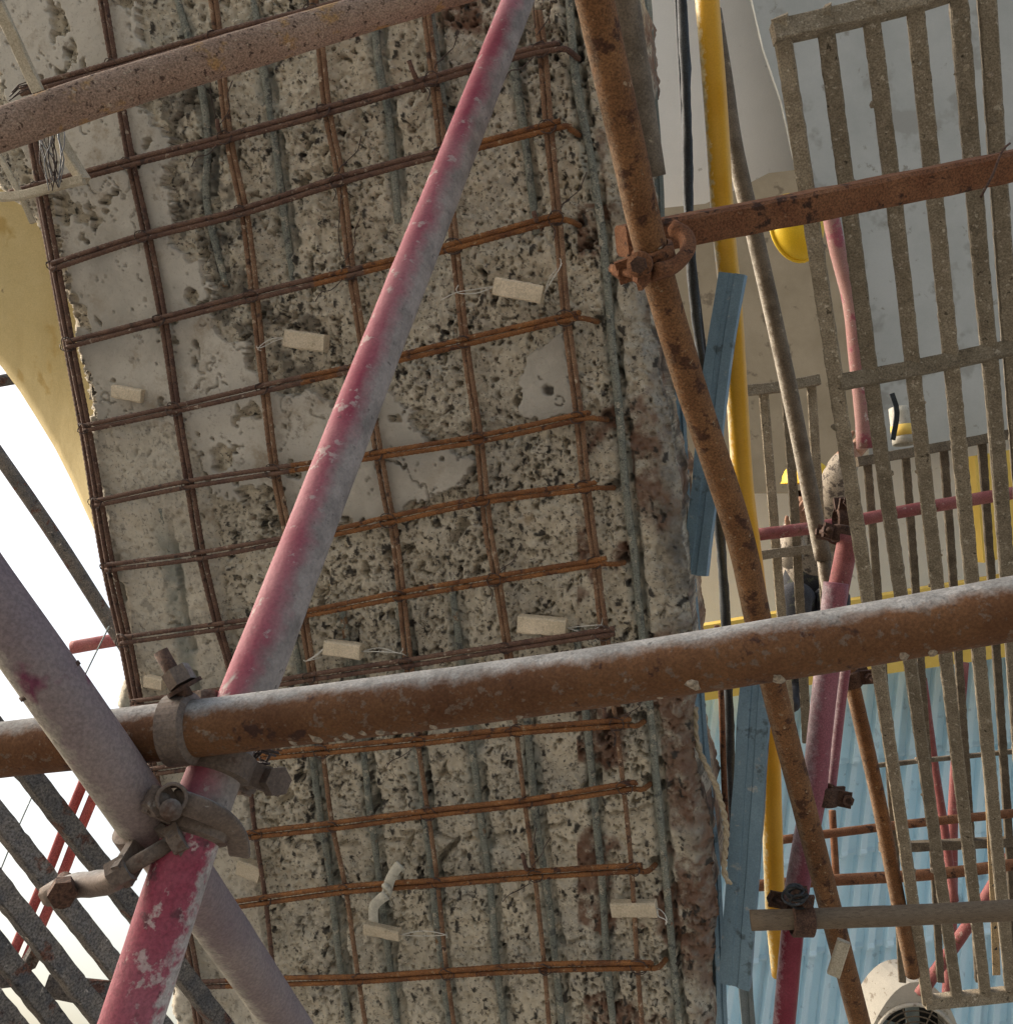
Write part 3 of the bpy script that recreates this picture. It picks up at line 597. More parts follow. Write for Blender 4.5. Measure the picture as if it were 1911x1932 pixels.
RP = .02415
A_PTS = [(-700, 1500, .93), (-160, 1436, .89), (0, 1415, .875), (400, 1371, .845), (1000, 1296, .81), (1500, 1220, .78), (1911, 1148, .755), (2080, 1118, .745), (2700, 1010, .72)]
B_PTS = [(1075, -290, 1.78), (1010, -90, 1.62), (977, 0, 1.56), (702, 700, 1.14), (494, 1240, .925), (430, 1400, .885), (366, 1565, .845), (246, 1932, .79), (205, 2060, .77)]
C_PTS = [(-120, 985, .77), (0, 1152, .78), (130, 1335, .795), (275, 1545, .85), (452, 1800, 1.05), (560, 1960, 1.19), (600, 2020, 1.24)]
tube('scaffold_pipe', pp(*A_PTS), RP, M['pipe_rust'], segs=32, step=.02, dent=.012, label='long rusty scaffold pipe with grey dust along its top crossing in front of everything', cat='scaffold pipe')
bp_ = tube('scaffold_pipe', pp(*B_PTS), RP, M['pipe_red'], segs=32, step=.02, dent=.01, label='red painted scaffold pipe running diagonally across the rebar mesh', cat='scaffold pipe')
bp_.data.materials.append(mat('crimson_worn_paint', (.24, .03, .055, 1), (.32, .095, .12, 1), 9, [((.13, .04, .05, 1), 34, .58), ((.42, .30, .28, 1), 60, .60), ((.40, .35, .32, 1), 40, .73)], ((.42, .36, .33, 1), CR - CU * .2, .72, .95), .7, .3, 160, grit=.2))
ps_ = np.array([p_.center for p_ in bp_.data.polygons]) + WL[bp_.name]; bp_.data.polygons.foreach_set('material_index', ((ps_ - P(372, 1545, .849)) @ nrm(P(246, 1932, .79) - P(494, 1240, .925)) > 0).astype(np.int32))
cp = tube('scaffold_pipe', pp(*C_PTS), RP, M['pipe_purple'], segs=32, step=.02, dent=.01, label='faded purple grey scaffold pipe slanting down from the left edge', cat='scaffold pipe')
jc = pp((92, 1281, .7905), (97, 1288, .791)); tube('joint_ring', jc, RP + .0012, M['clamp_dark'], cp, 32, .002, 0)
tube('scaffold_pipe', pp((-130, 285, 1.17), (0, 245, 1.2), (230, 165, 1.26), (600, 52, 1.36), (800, -8, 1.42), (960, -55, 1.46)), RP, M['pipe_sand'], segs=28, step=.02, dent=.02, label='sand coloured dusty scaffold pipe across the upper left corner', cat='scaffold pipe')
tube('scaffold_pipe', pp((1050, -300, 1.14), (1100, -90, 1.22), (1122, 0, 1.27), (1178, 250, 1.36), (1228, 470, 1.46), (1300, 720, 1.58), (1392, 1000, 1.72), (1432, 1180, 1.83), (1470, 1340, 1.95), (1560, 1690, 2.15), (1622, 1932, 2.3), (1660, 2070, 2.4)), RP, M['pipe_brown'], segs=28, step=.025, dent=.012, label='brown rusted scaffold pipe leaning down right past the edge of the concrete', cat='scaffold pipe')
tube('scaffold_pipe', pp((1130, -300, 1.29), (1160, -90, 1.34), (1172, 0, 1.36), (1200, 180, 1.4), (1224, 335, 1.43)), RP, M['pipe_grey'], segs=28, step=.02, dent=.015, hollow=.004, label='short grey brown pipe end beside the top of the brown leaning pipe', cat='scaffold pipe')
def blob(name, c, n, r, m, parent):
    n = nrm(n); u = nrm(np.cross(n, [.31, .5, .8])); v = np.cross(n, u); V = []; F = []
    rr = [r * random.uniform(.7, 1.2) for _ in range(8)]; st = random.uniform(1, 1.7)
    for q_, h_ in ((1, -.12), (.75, .25), (.3, .42)):
        for i in range(8): a = math.pi * i / 4; V.append(c + (u * math.cos(a) + v * math.sin(a) * st) * rr[i] * q_ + n * r * h_)
    for k in range(2): F += [(k * 8 + i, k * 8 + (i + 1) % 8, k * 8 + 8 + (i + 1) % 8, k * 8 + 8 + i) for i in range(8)]
    F.append(tuple(16 + i for i in range(8))); put(name, (V, F), m, parent, True)
M['drip'] = mat('cement_drip', (.26, .205, .15, 1), (.36, .30, .23, 1), 60, (), None, .95, .4, 200)
pe = next(o for o in scn.objects if o.get('label', '').startswith('brown rusted scaffold pipe leaning'))
ey_ = [0, 250, 470, 720, 1000]; ex_ = [1122, 1178, 1228, 1300, 1392]; ed_ = [1.27, 1.36, 1.46, 1.58, 1.72]
for y in (204, 243, 270, 300, 328, 365, 372, 425, 446, 474, 498, 540, 610, 632, 668, 690, 742, 770, 800, 838, 880, 905, 950):
    x = np.interp(y, ey_, ex_); d = np.interp(y, ey_, ed_); o_x = random.uniform(-.5, .35); nn = -CF * math.sqrt(1 - o_x * o_x) + CR * o_x
    blob('cement_drip', P(x, y, d) + nn * RP, nn, random.uniform(.0025, .0052), M['drip'], pe)
pa = next(o for o in scn.objects if o.get('label', '').startswith('long rusty scaffold pipe'))
for x, dy in ((560, .8), (604, .75), (640, .85), (662, .8), (690, .72), (722, .8), (748, .86), (820, .82), (980, .85), (1240, .9), (1300, .6), (1460, .88), (1690, .8), (1745, .85)):
    i_ = [p_[0] for p_ in A_PTS]; nn = -CU * dy - CF * math.sqrt(1 - dy * dy)
    blob('cement_drip', P(x, np.interp(x, i_, [p_[1] for p_ in A_PTS]), np.interp(x, i_, [p_[2] for p_ in A_PTS])) + nn * RP * .99, nn, random.uniform(.003, .006), M['drip'], pa)
# couplers: main right-angle clamp and swivel clamp at the red pipe
Bdir = nrm(P(494, 1240, .925) - P(366, 1565, .845)); Adir = nrm(P(1000, 1296, .81) - P(0, 1415, .875)); Cdir = nrm(P(275, 1545, .85) - P(0, 1152, .78))
coupler(P(343, 1377, .8485), Adir, RP, M['clamp'], 'grey dusty right angle clamp round the long rusty pipe, its bolt standing up', ref=CF - CU * .25, ax2=Bdir, c2=P(415, 1440, .875), ref2=CR * .8 - CU * .3 + CF * .8, nut_len=.035, wd=.026)
ct = P(343, 1377, .8485)
coupler(P(372, 1552, .849), Bdir, RP, M['clamp'], 'brown swivel clamp round the lower red pipe with a curled lug', wd=.028, nut_len=.035, ref=-CR * .8 + CU * .5 - CF * .45, ax2=Cdir, c2=P(286, 1562, .857), ref2=CR * .5 - CU * .9)
# upright bolt of the main clamp
t = thing('clamp_bolt', P(330, 1270, .85), 'stubby threaded bolt and nut rising from the dusty clamp', 'bolt')
put('shank', cyl(P(352, 1316, .845), P(303, 1229, .85), .0062), M['clamp_dark'], t, True)
put('nut', cyl(P(346, 1292, .845), P(330, 1264, .848), .0122, 6), M['clamp'], t)
put('washer', cyl(P(350, 1300, .845), P(346, 1293, .845), .0155, 18), M['clamp_dark'], t)
# curled lug and hinge pin on the swivel clamp
t = thing('clamp_lug', P(320, 1510, .82), 'curled brown steel lug and pin at the left of the swivel clamp', 'clamp lug')
V, F, uv = sweep(pp((452, 1612, .872), (446, 1580, .85), (425, 1552, .83), (392, 1532, .815), (355, 1518, .812), (330, 1510, .816)), rect(.019, .006, .0015), -CF, .004)
c = V.mean(0); add('lug', mesh('lug', V - c, F, True, uv), M['clamp'], t, c)
V, F, uv = tube_geo([P(324, 1506, .80), P(325, 1507, .815), P(327, 1509, .835)], .0125, 22, .004, .03, .003); c = V.mean(0)
add('curl', mesh('curl', V - c, F, True, uv), M['clamp'], t, c)
put('pin', cyl(P(322, 1528, .795), P(328, 1530, .84), .0085, 16), M['clamp'], t, True)
t = thing('clamp_bracket', P(170, 1665, 1.05), 'dusty brown bracket arm reaching left under the purple pipe', 'bracket')
V, F, uv = sweep(pp((96, 1686, 1.12), (140, 1672, 1.1), (205, 1664, 1.06), (240, 1640, 1.03), (280, 1590, 1.0)), rect(.022, .028, .005), -CF, .01, jitter=.0003); c = V.mean(0)
add('arm', mesh('arm', V - c, F, True, uv), M['clamp'], t, c)
put('bolt', cyl(P(118, 1700, 1.06), P(122, 1660, 1.14), .009), M['clamp_dark'], t, True)
put('nut', cyl(P(118, 1690, 1.055), P(119, 1678, 1.075), .015, 6), M['clamp_dark'], t)
# small blue-grey pieces under the main clamp
t = thing('tie_off', P(440, 1430, .93), 'tangle of dark tie wire under the crossing of rusty and red pipes', 'wire')
for k in range(9):
    s0 = np.array([440 + random.uniform(-30, 60), 1425 + random.uniform(-15, 20), .92]); pts = [P(*(s0 + np.array([random.uniform(-30, 40), random.uniform(-16, 24), random.uniform(-.02, .02)]))) for _ in range(4)]
    tube('strand', pts, .0013, M['wire'], t, 4, .01, 0)

# ------------------------------------------------------------------ crossbar and clamp on the right
t = thing('crossbar', P(1540, 375, 1.6), 'rust red square tube crossing the slatted board at upper right', 'crossbar')
beam('tube', pp((1172, 455, 1.545), (1300, 432, 1.57), (1600, 375, 1.6), (1911, 312, 1.62), (2060, 282, 1.63)), rect(.047, .045, .006), M['angle_rust'], -CF * .9 - CU * .35, t, .04, .0006)
tube('binding_wire', pp((1850, 372, 1.56), (1872, 330, 1.57), (1890, 285, 1.59), (1905, 270, 1.6)), .002, M['clamp_dark'], t, 6, .01, 0)
Edir = nrm(P(1300, 720, 1.58) - P(1178, 250, 1.36))
coupler(P(1236, 490, 1.467), Edir, RP, M['angle_rust'], 'brown clamp joining the leaning brown pipe to the rust red crossbar', ref=-CR * .8 - CF * .5, group=None)
t = thing('clamp_plate', P(1250, 478, 1.5), 'rusted clamp jaw holding the crossbar end, with a round bolt', 'clamp jaw')
V, F, uv = sweep(pp((1268, 430, 1.5), (1292, 446, 1.49), (1296, 474, 1.47), (1270, 502, 1.45), (1235, 512, 1.44)), rect(.02, .03, .004), -CF, .01); c = V.mean(0)
add('jaw', mesh('jaw', V - c, F, True, uv), M['angle_rust'], t, c)
put('bolt', cyl(P(1204, 500, 1.40), P(1216, 492, 1.47), .012, 6), M['clamp_dark'], t)
put('washer', cyl(P(1206, 499, 1.41), P(1208, 498, 1.42), .018, 18), M['angle_rust'], t, True)

# ------------------------------------------------------------------ poles right of the concrete
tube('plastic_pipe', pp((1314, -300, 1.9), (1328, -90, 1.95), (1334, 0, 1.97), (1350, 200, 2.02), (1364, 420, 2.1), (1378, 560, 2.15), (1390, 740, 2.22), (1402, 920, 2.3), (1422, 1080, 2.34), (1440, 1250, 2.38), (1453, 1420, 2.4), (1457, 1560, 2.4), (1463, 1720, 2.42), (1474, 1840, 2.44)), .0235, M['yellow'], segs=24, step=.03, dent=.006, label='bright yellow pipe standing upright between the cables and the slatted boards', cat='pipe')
t = thing('tape_band', P(1463, 1690, 2.38), 'grey tape wound round the lower yellow pipe', 'tape')
tube('wrap', pp((1462, 1678, 2.416), (1465, 1700, 2.416)), .0255, M['plastic_white'], t, 20, .006, .02)
tube('scaffold_pipe', pp((1345, 20, 2.5), (1366, 150, 2.5), (1388, 290, 2.5), (1437, 500, 2.55), (1490, 740, 2.6), (1553, 1055, 2.65)), .0215, M['pipe_grey'], segs=20, step=.03, dent=.008, label='thin grey brown pole slanting behind the rust red crossbar', cat='scaffold pipe')
V, F, uv = tube_geo(pp((1553, 1055, 2.65), (1570, 1160, 2.66), (1580, 1240, 2.67)), .017, 16, .03, .01); c = V.mean(0)
add('scaffold_pipe', mesh('scaffold_pipe', V - c, F, True, uv), M['pipe_grey'], None, c, label='short brown spigot below the thin slanting pole, above the long rusty pipe', cat='scaffold pipe')
# black cables and steel strips
tube('cable', pp((1274, -300, 2.3), (1283, -90, 2.3), (1286, 0, 2.3), (1293, 130, 2.3), (1297, 300, 2.32), (1302, 470, 2.34), (1318, 640, 2.36), (1345, 860, 2.4), (1365, 1100, 2.4), (1374, 1300, 2.42), (1378, 1480, 2.42), (1386, 1700, 2.44), (1412, 1932, 2.46), (1420, 2040, 2.46)), .0115, M['black'], segs=12, step=.02, dent=.18, label='thick black cable bundle hanging beside the yellow pipe', cat='cable')
tube('cable', pp((1272, -90, 2.34), (1276, 0, 2.34), (1284, 140, 2.34), (1290, 260, 2.35), (1300, 420, 2.36), (1322, 600, 2.38), (1336, 720, 2.4)), .005, M['black'], segs=8, step=.03, dent=.08, label='thin dark cable left of the thick black bundle', cat='cable')
def chan(name, pts, wd, dp, m, label, cat, front=None, th=.004):
    a = wd / 2
    prof = [(-a, 0), (-a, -dp), (-a + th, -dp), (-a + th, -th), (a - th, -th), (a - th, -dp), (a, -dp), (a, 0), (a * .25, 0), (a * .15, -.006), (-a * .15, -.006), (-a * .25, 0)]
    return beam(name, pts, prof, m, front if front is not None else -CF, None, .06, .0006, label=label, cat=cat)
chan('steel_channel', pp((1214, -90, 2.1), (1217, 0, 2.1), (1228, 170, 2.12), (1240, 330, 2.14), (1243, 420, 2.15)), .026, .012, M['steel_grey'], 'narrow grey steel strip behind the top of the brown leaning pipe', 'steel strip')
chan('steel_channel', pp((1380, 515, 2.05), (1350, 700, 2.08), (1330, 900, 2.1), (1308, 1085, 2.12)), .054, .022, M['steel_blue'], 'upper blue grey steel channel crossing behind the brown leaning pipe', 'steel channel', -CF * .9 - CR * .4)
chan('steel_channel', pp((1278, 600, 2.2), (1288, 860, 2.2), (1302, 1080, 2.2), (1315, 1230, 2.2), (1326, 1400, 2.2), (1350, 1640, 2.22), (1364, 1932, 2.24), (1370, 2040, 2.25)), .026, .014, M['steel_blue'], 'long narrow blue grey strip running down the broken concrete edge', 'steel strip', -CF * .9 + CR * .4)
chan('steel_channel', pp((1432, 1240, 2.06), (1422, 1330, 2.06), (1407, 1560, 2.08), (1384, 1863, 2.1)), .064, .024, M['steel_blue'], 'lower blue grey steel channel hanging below the long rusty pipe', 'steel channel', -CF * .9 - CR * .4)
chan('steel_channel', pp((1405, 1830, 2.3), (1413, 1932, 2.32), (1420, 2040, 2.33)), .03, .014, M['steel_grey'], 'dull grey strip at the bottom edge below the lower steel channel', 'steel strip')
tube('rod', pp((1352, 1180, 2.36), (1360, 1300, 2.36), (1366, 1480, 2.36), (1374, 1620, 2.38)), .007, M['angle_rust'], segs=8, step=.03, dent=.03, label='thin rusty rod beside the black cables under the long pipe', cat='rod')
rope = thing('rope', P(1345, 1500, 2.05), 'frayed tan rope hanging over the blue grey strip', 'rope')
rc, rs_ = resample(pp((1312, 1335, 2.06), (1314, 1400, 2.06), (1335, 1450, 2.04), (1353, 1491, 2.04), (1370, 1560, 2.05), (1366, 1640, 2.06), (1376, 1668, 2.06)), .006)
for k in range(2):
    tube('strand', [q_ + .003 * (math.cos(i * .9 + k * math.pi) * CR + math.sin(i * .9 + k * math.pi) * CF) for i, q_ in enumerate(rc)], .004, M['rope'], rope, 6, .004, .08)

# ------------------------------------------------------------------ red standard and lower ledger
tube('scaffold_post', pp((1602, 1010, 2.360), (1592, 1060, 2.360), (1578, 1130, 2.340), (1566, 1200, 2.340)), .0243, M['red_dull'], segs=24, step=.02, dent=.008, label='dark red post top poking up behind the pink post', cat='scaffold post')
tube('scaffold_post', pp((1577, 1100, 2.220), (1560, 1260, 2.220), (1545, 1400, 2.220), (1535, 1500, 2.220), (1515, 1610, 2.240), (1500, 1700, 2.240), (1497, 1722, 2.240)), .0268, mat('pink_red_pipe', (.30, .115, .14, 1), (.24, .07, .09, 1), 6, [((.44, .32, .31, 1), 60, .64)], ((.44, .32, .33, 1), -CR, .3, .95), .6, .2, grit=.25), segs=26, step=.02, dent=.006, label='pink red scaffold post standing below the long rusty pipe', cat='scaffold post')  # lighter pink over the left-hand faces
tube('scaffold_post', pp((1499, 1716, 2.250), (1488, 1830, 2.260), (1479, 1932, 2.280), (1468, 2040, 2.290)), .0248, mat('crimson_pipe', (.20, .02, .04, 1), (.26, .045, .07, 1), 8, (), ((.45, .25, .28, 1), -CR + CU * .2, .72, .95), .4, .1, grit=.2), segs=26, step=.02, dent=.006, label='dark crimson post below the brown horizontal pole', cat='scaffold post')  # narrow pale pink strip along the left flank
tube('scaffold_post', pp((1602, 1215, 2.280), (1590, 1300, 2.280), (1576, 1420, 2.280), (1566, 1505, 2.280)), .011, bpy.data.materials['pink_red_pipe'], segs=14, step=.02, dent=.006, label='thin pink tube running close along the right of the pink red post', cat='scaffold post')
coupler(P(1552, 1500, 2.230), nrm(P(1560, 1260, 2.220) - P(1535, 1500, 2.220)), .0272, M['clamp_dark'], 'small black clamp on the middle of the pink red post', ref=CR * .8 - CU * .5)
coupler(P(1588, 1010, 2.380), nrm(P(1592, 1060, 2.360) - P(1566, 1200, 2.340)), .023, M['clamp_dark'], 'dark rusty clamp cluster at the top of the dark red post', ref=-CR, ax2=CR, c2=P(1592, 980, 2.440))
tube('ledger', pp((1416, 1737, 1.98), (1500, 1735, 1.97), (1700, 1728, 1.96), (1911, 1718, 1.95), (2050, 1712, 1.94)), .0195, M['wood_brown'], segs=20, step=.03, dent=.02, label='brown horizontal pole tied to the pink red post at lower right', cat='pole')
coupler(P(1503, 1705, 2.24), nrm(P(1515, 1610, 2.24) - P(1500, 1700, 2.24)), .0272, M['clamp_dark'], 'dark clamp with wire where the brown horizontal pole meets the pink red post', ref=-CR - CF * .4, ax2=CR, c2=P(1512, 1735, 1.972), ref2=CU)
t = thing('wire_loop', P(1500, 1690, 1.93), 'coil of black wire above the brown horizontal pole', 'wire')
for k in range(6):
    cc = np.array([1502 + random.uniform(-8, 8), 1688 + random.uniform(-10, 14)]); rr = random.uniform(14, 24)
    tube('strand', [P(cc[0] + rr * math.cos(a), cc[1] + .7 * rr * math.sin(a), 1.93 + .02 * math.sin(a + k)) for a in np.linspace(0, 5.6, 9)], .0025, M['black'], t, 5, .008, 0)
beam('timber_wedge', pp((1592, 1776, 2.1), (1572, 1840, 2.1)), rect(.026, .02, .003), M['timber'], -CF - CR * .3, step=.03, label='small pale wooden wedge against the foot of the brown leaning pipe', cat='wedge')
tube('scaffold_pipe', pp((1600, 1250, 2.45), (1612, 1310, 2.45), (1655, 1500, 2.5), (1690, 1680, 2.55), (1722, 1840, 2.6)), .0185, M['pipe_brown'], segs=18, step=.03, dent=.012, label='dark brown pole slanting down from under the long rusty pipe toward the fan unit', cat='scaffold pipe')
coupler(P(1604, 1280, 2.45), nrm(P(1655, 1500, 2.5) - P(1612, 1310, 2.45)), .0195, M['clamp_dark'], 'black clamp at the head of the dark brown slanting pole', ref=CR)
# background ledgers and braces
for (pts, r, m, lab) in (
    (((1466, 1586, 3.3), (1697, 1557, 3.3), (1911, 1535, 3.3), (2040, 1522, 3.3)), .014, 'angle_rust', 'thin orange brown rail in front of the blue sheeting, upper of two'),
    (((1410, 1673, 3.2), (1560, 1662, 3.2), (1760, 1650, 3.2), (1911, 1632, 3.2), (2040, 1620, 3.2)), .018, 'angle_rust', 'dark brown rail in front of the blue sheeting, lower of two'),
    (((1740, 1280, 3.6), (1763, 1450, 3.6), (1782, 1570, 3.6), (1800, 1700, 3.6)), .016, 'red_dull', 'thin dark red prop slanting right behind the slatted board'),
    (((1818, 1250, 3.9), (1806, 1400, 3.9), (1797, 1560, 3.9), (1796, 1720, 3.9), (1786, 1890, 3.9)), .02, 'red_dull', 'upright red prop in front of the blue sheeting'),
    (((1911, 1610, 3.7), (1832, 1738, 3.7), (1752, 1853, 3.7), (1735, 1878, 3.7)), .022, 'red_dull', 'red brace slanting down left toward the fan unit'),
    (((1420, 1010, 3.0), (1560, 992, 3.0), (1720, 962, 3.0), (1911, 930, 3.0), (2030, 912, 3.0)), .019, 'red_dull', 'dull red horizontal pipe behind the slatted boards above the long rusty pipe'),
    (((1562, 380, 3.2), (1580, 470, 3.2), (1605, 570, 3.2), (1618, 690, 3.2), (1628, 780, 3.2), (1632, 846, 3.2)), .026, 'pipe_pale', 'pale pink pipe behind the leftmost slats of the big board'),
    (((1570, 1530, 3.4), (1574, 1600, 3.4), (1578, 1668, 3.4)), .012, 'angle_rust', 'short tan upright between the two thin rails'),
): tube('rail' if r < .0185 and m == 'angle_rust' else 'scaffold_pipe', pp(*pts), r, M[m], segs=14, step=.04, dent=.015, label=lab, cat='rail' if m == 'angle_rust' else 'scaffold pipe')
t = thing('slotted_angle', P(1870, 1630, 3.0), 'yellowish perforated steel angle upright at the right edge', 'steel angle')
beam('angle', pp((1852, 1330, 3.0), (1864, 1480, 3.0), (1874, 1680, 3.0), (1880, 1840, 3.0)), [(-.012, 0), (.012, 0), (.012, .003), (-.009, .003), (-.009, -.02), (-.012, -.02)], mat('ochre_steel', (.36, .24, .12, 1), (.44, .31, .17, 1), 20, [((.1, .06, .03, 1), 50, .62)], None, .8, .2), -CF, t, .06)
for i in range(12):
    y = 1350 + i * 40; x = np.interp(y, [1330, 1480, 1680, 1840], [1852, 1864, 1874, 1880]); put('slot', cyl(P(x, y, 2.998), P(x, y, 2.9965), .005, 8), M['dark'], t)

# ------------------------------------------------------------------ slatted boards
def board(name, bars, rails, wd, th, m, label, front=None, jit=.00045, skew=0):
    b0 = P(*bars[0][0]); t = thing(name, b0, label, 'scaffold board', 'slatted steel scaffold boards')
    if front is None: front = -CF + CR * skew
    for bl in bars: beam('slat', pp(*bl), rect(wd, th, .003), m, front, t, .012, jit)
    for (rl, rw, rt) in rails: beam('end_rail', pp(*rl), rect(rw, rt, .002), m, front, t, .04, jit)
    return t
def dn(y, off=0): return 1 / (.588 - 1.18e-4 * (y - 50)) + off
BL = [[(1470, 30), (1478, 78), (1542, 491), (1610, 943), (1750, 1890)], [(1552, 20), (1559, 65), (1615, 491), (1676, 956), (1806, 1885)], [(1639, 5), (1645, 47), (1700, 491), (1751, 956), (1859, 1880)],
      [(1721, -20), (1727, 26), (1775, 491), (1820, 956), (1907, 1878)], [(1803, -40), (1809, 13), (1849, 491), (1890, 956), (1955, 1875)], [(1856, -60), (1863, 26), (1894, 491), (1928, 956), (1990, 1870)]]
board('scaffold_board', [[(x, y, dn(y)) for x, y in bl] for bl in BL],
      [([(1458, 62, dn(60, -.004)), (1560, 40, dn(40, -.004)), (1720, 0, dn(0, -.004)), (1880, -50, dn(-40, -.004))], .036, .03),
       ([(1582, 722, dn(720, -.006)), (1700, 700, dn(700, -.006)), (1880, 662, dn(662, -.006)), (2000, 636, dn(640, -.006))], .03, .034),
       ([(1744, 1892, dn(1890, -.006)), (1911, 1876, dn(1876, -.006)), (2010, 1866, dn(1866, -.006))], .032, .03)],
      .0285, .032, M['slat'], 'large cement splashed slatted board hanging down the right side', skew=-.4)
board('scaffold_board', [[(1440, 735, 3.2), (1458, 960, 3.25), (1474, 1160, 3.3), (1494, 1400, 3.35)], [(1482, 730, 3.2), (1497, 940, 3.25), (1510, 1160, 3.3), (1522, 1400, 3.35)], [(1530, 720, 3.2), (1545, 960, 3.25), (1558, 1160, 3.3)]],
      [([(1396, 738, 3.19), (1470, 730, 3.19), (1545, 716, 3.19)], .034, .03), ([(1415, 1050, 3.24), (1580, 1030, 3.24)], .03, .03)], .03, .028, M['slat'], 'small slatted board behind the thin slanting pole', skew=-.3)
board('scaffold_board', [[(x, 868 - .15 * (x - 1640), 3.1), (x + 22, 1150, 3.2), (x + 52, 1600, 3.4), (x + 66, 1850, 3.5)] for x in (1636, 1708, 1780, 1852, 1924)],
      [([(1616, 872, 3.09), (1760, 846, 3.09), (1911, 818, 3.09), (2000, 802, 3.09)], .03, .03), ([(1650, 1445, 3.33), (1911, 1418, 3.33), (2010, 1408, 3.33)], .014, .02), ([(1660, 1600, 3.39), (1911, 1588, 3.39), (2010, 1582, 3.39)], .03, .03)],
      .025, .028, M['slat_dark'], 'dark slatted board behind the large one, half hidden at the right', skew=-.35)
for sl_, bl in zip([o for o in list(scn.objects) if o.name.startswith('slat') and o.parent and o.parent.get('label', '').startswith('large cement')], BL):
    for k in range(9):
        y = random.uniform(60, 1850); x = np.interp(y, [p_[1] for p_ in bl], [p_[0] for p_ in bl]); sx = random.choice((-1, -.3, .3, 1)); nn = nrm(-CF + CR * (sx * 1.2 if abs(sx) > .5 else -.4))
        blob('cement_lump', P(x, y, dn(y)) + nrm(-CF - CR * .4) * (.0165 if abs(sx) < .5 else .006) + (CR * .0165 * sx if abs(sx) > .5 else CR * .012 * sx), nn, random.uniform(.003, .0075), M['slat' if k % 3 else 'drip'], sl_)
LBL = [[(-130, 1220, 1.42), (56, 1464, 1.5), (255, 1722, 1.6), (420, 1938, 1.7), (470, 2004, 1.73)], [(-140, 1372, 1.40), (0, 1549, 1.45), (207, 1815, 1.55), (330, 1972, 1.62)],
       [(-140, 1502, 1.38), (0, 1678, 1.43), (160, 1883, 1.52), (240, 1985, 1.56)], [(-140, 1622, 1.36), (0, 1797, 1.41), (109, 1936, 1.48), (160, 2000, 1.5)], [(-140, 1735, 1.34), (0, 1905, 1.4), (70, 1990, 1.45)]]
t = thing('scaffold_board', P(0, 1678, 1.43), 'slatted board against the bright sky at lower left', 'scaffold board', 'slatted steel scaffold boards')
FRX = -CF * .72 - CR * .5 - CU * .42
for bl in LBL:
    beam('slat', pp(*bl), [(-.0135, -.0135), (.0135, -.0135), (.0135, .011), (.011, .0135), (-.011, .0135), (-.0135, .011)], M['slat_blue'], FRX, t, .012, .0004)
beam('end_rail', pp((88, 1862, 1.53), (210, 1876, 1.55), (300, 1888, 1.57)), rect(.024, .03, .003), M['slat_blue'], FRX, t, .02, .001)
beam('end_rail', pp((-30, 1840, 1.45), (30, 1850, 1.47), (70, 1790, 1.5)), rect(.016, .02, .003), M['slat_blue'], FRX, t, .02, .001)

# ------------------------------------------------------------------ left side
tube('scaffold_pipe', pp((-120, 690, 3.4), (0, 862, 3.4), (110, 1022, 3.4), (214, 1185, 3.4), (262, 1260, 3.4)), .0235, M['slat_blue'], segs=18, step=.03, dent=.01, label='grey pole slanting across the bright sky on the left', cat='scaffold pipe')
tube('scaffold_pipe', pp((136, 1222, 3.6), (180, 1214, 3.6), (300, 1194, 3.6)), .0235, mat('pale_red_pipe', (.36, .10, .10, 1), (.42, .17, .15, 1), 14, (), None, .7, .1), segs=20, step=.02, dent=.01, hollow=.004, label='short red pipe end sticking out behind the left concrete edge', cat='scaffold pipe')
tube('scaffold_pipe', pp((-60, 730, 3.3), (14, 716, 3.3), (60, 708, 3.3)), .02, M['slat_blue'], segs=16, step=.03, dent=.01, label='grey pipe stub at the left edge beside the ochre soffit', cat='scaffold pipe')
tube('wire', pp((150, 1296, 3.0), (172, 1250, 3.0), (206, 1182, 3.0)), .0024, M['steel_grey'], segs=5, step=.05, dent=0, label='thin taut wire between grey pole and purple pipe', cat='wire')
tube('wire', pp((-6, 1660, 3.0), (30, 1572, 3.0), (62, 1500, 3.0)), .0024, M['steel_grey'], segs=5, step=.05, dent=0, label='thin taut wire behind the lower left slats', cat='wire')
for k, (o, lab) in enumerate(((0, 'left of two red rods behind the lower left slats'), (26, 'right of two red rods behind the lower left slats'))):
    tube('rod', pp((160 + o, 1470 + o * .4, 2.6), (120 + o, 1568 + o * .4, 2.6), (88 + o, 1650 + o * .4, 2.6), (20 + o, 1810 + o * .4, 2.6)), .0135, mat('red_rod', (.30, .05, .05, 1), (.36, .09, .08, 1), 20, (), None, .7, .1), segs=12, step=.03, dent=.01, label=lab, cat='rod')
# ochre painted soffit beyond the left edge
inner = np.array([(-120, 310), (0, 372), (44, 420), (90, 500), (124, 600), (152, 720), (172, 850), (198, 1000), (206, 1060)], float)
outer = np.array([(-120, 560), (0, 688), (36, 736), (70, 790), (104, 846), (134, 905), (160, 962), (186, 1018), (196, 1050)], float)
V = []; F = []; nu, nv = 60, 14
ti = np.linspace(0, 1, len(inner)); tt = np.linspace(0, 1, nu)
for u in tt:
    a = np.array([np.interp(u, ti, inner[:, 0]), np.interp(u, ti, inner[:, 1])]); b = np.array([np.interp(u, ti, outer[:, 0]), np.interp(u, ti, outer[:, 1])])
    a = a + np.array([26, -16])
    for j in range(nv + 1):
        s_ = j / nv; p_ = a * (1 - s_) + b * s_; V.append(P(p_[0], p_[1], 2.42 + .05 * s_ + .10 * s_ ** 3))
back = len(V)
for u in tt:
    b = np.array([np.interp(u, ti, outer[:, 0]), np.interp(u, ti, outer[:, 1])]); V.append(P(b[0], b[1], 2.57) + nrm(CF + CR * .35 - CU * .2) * .3)
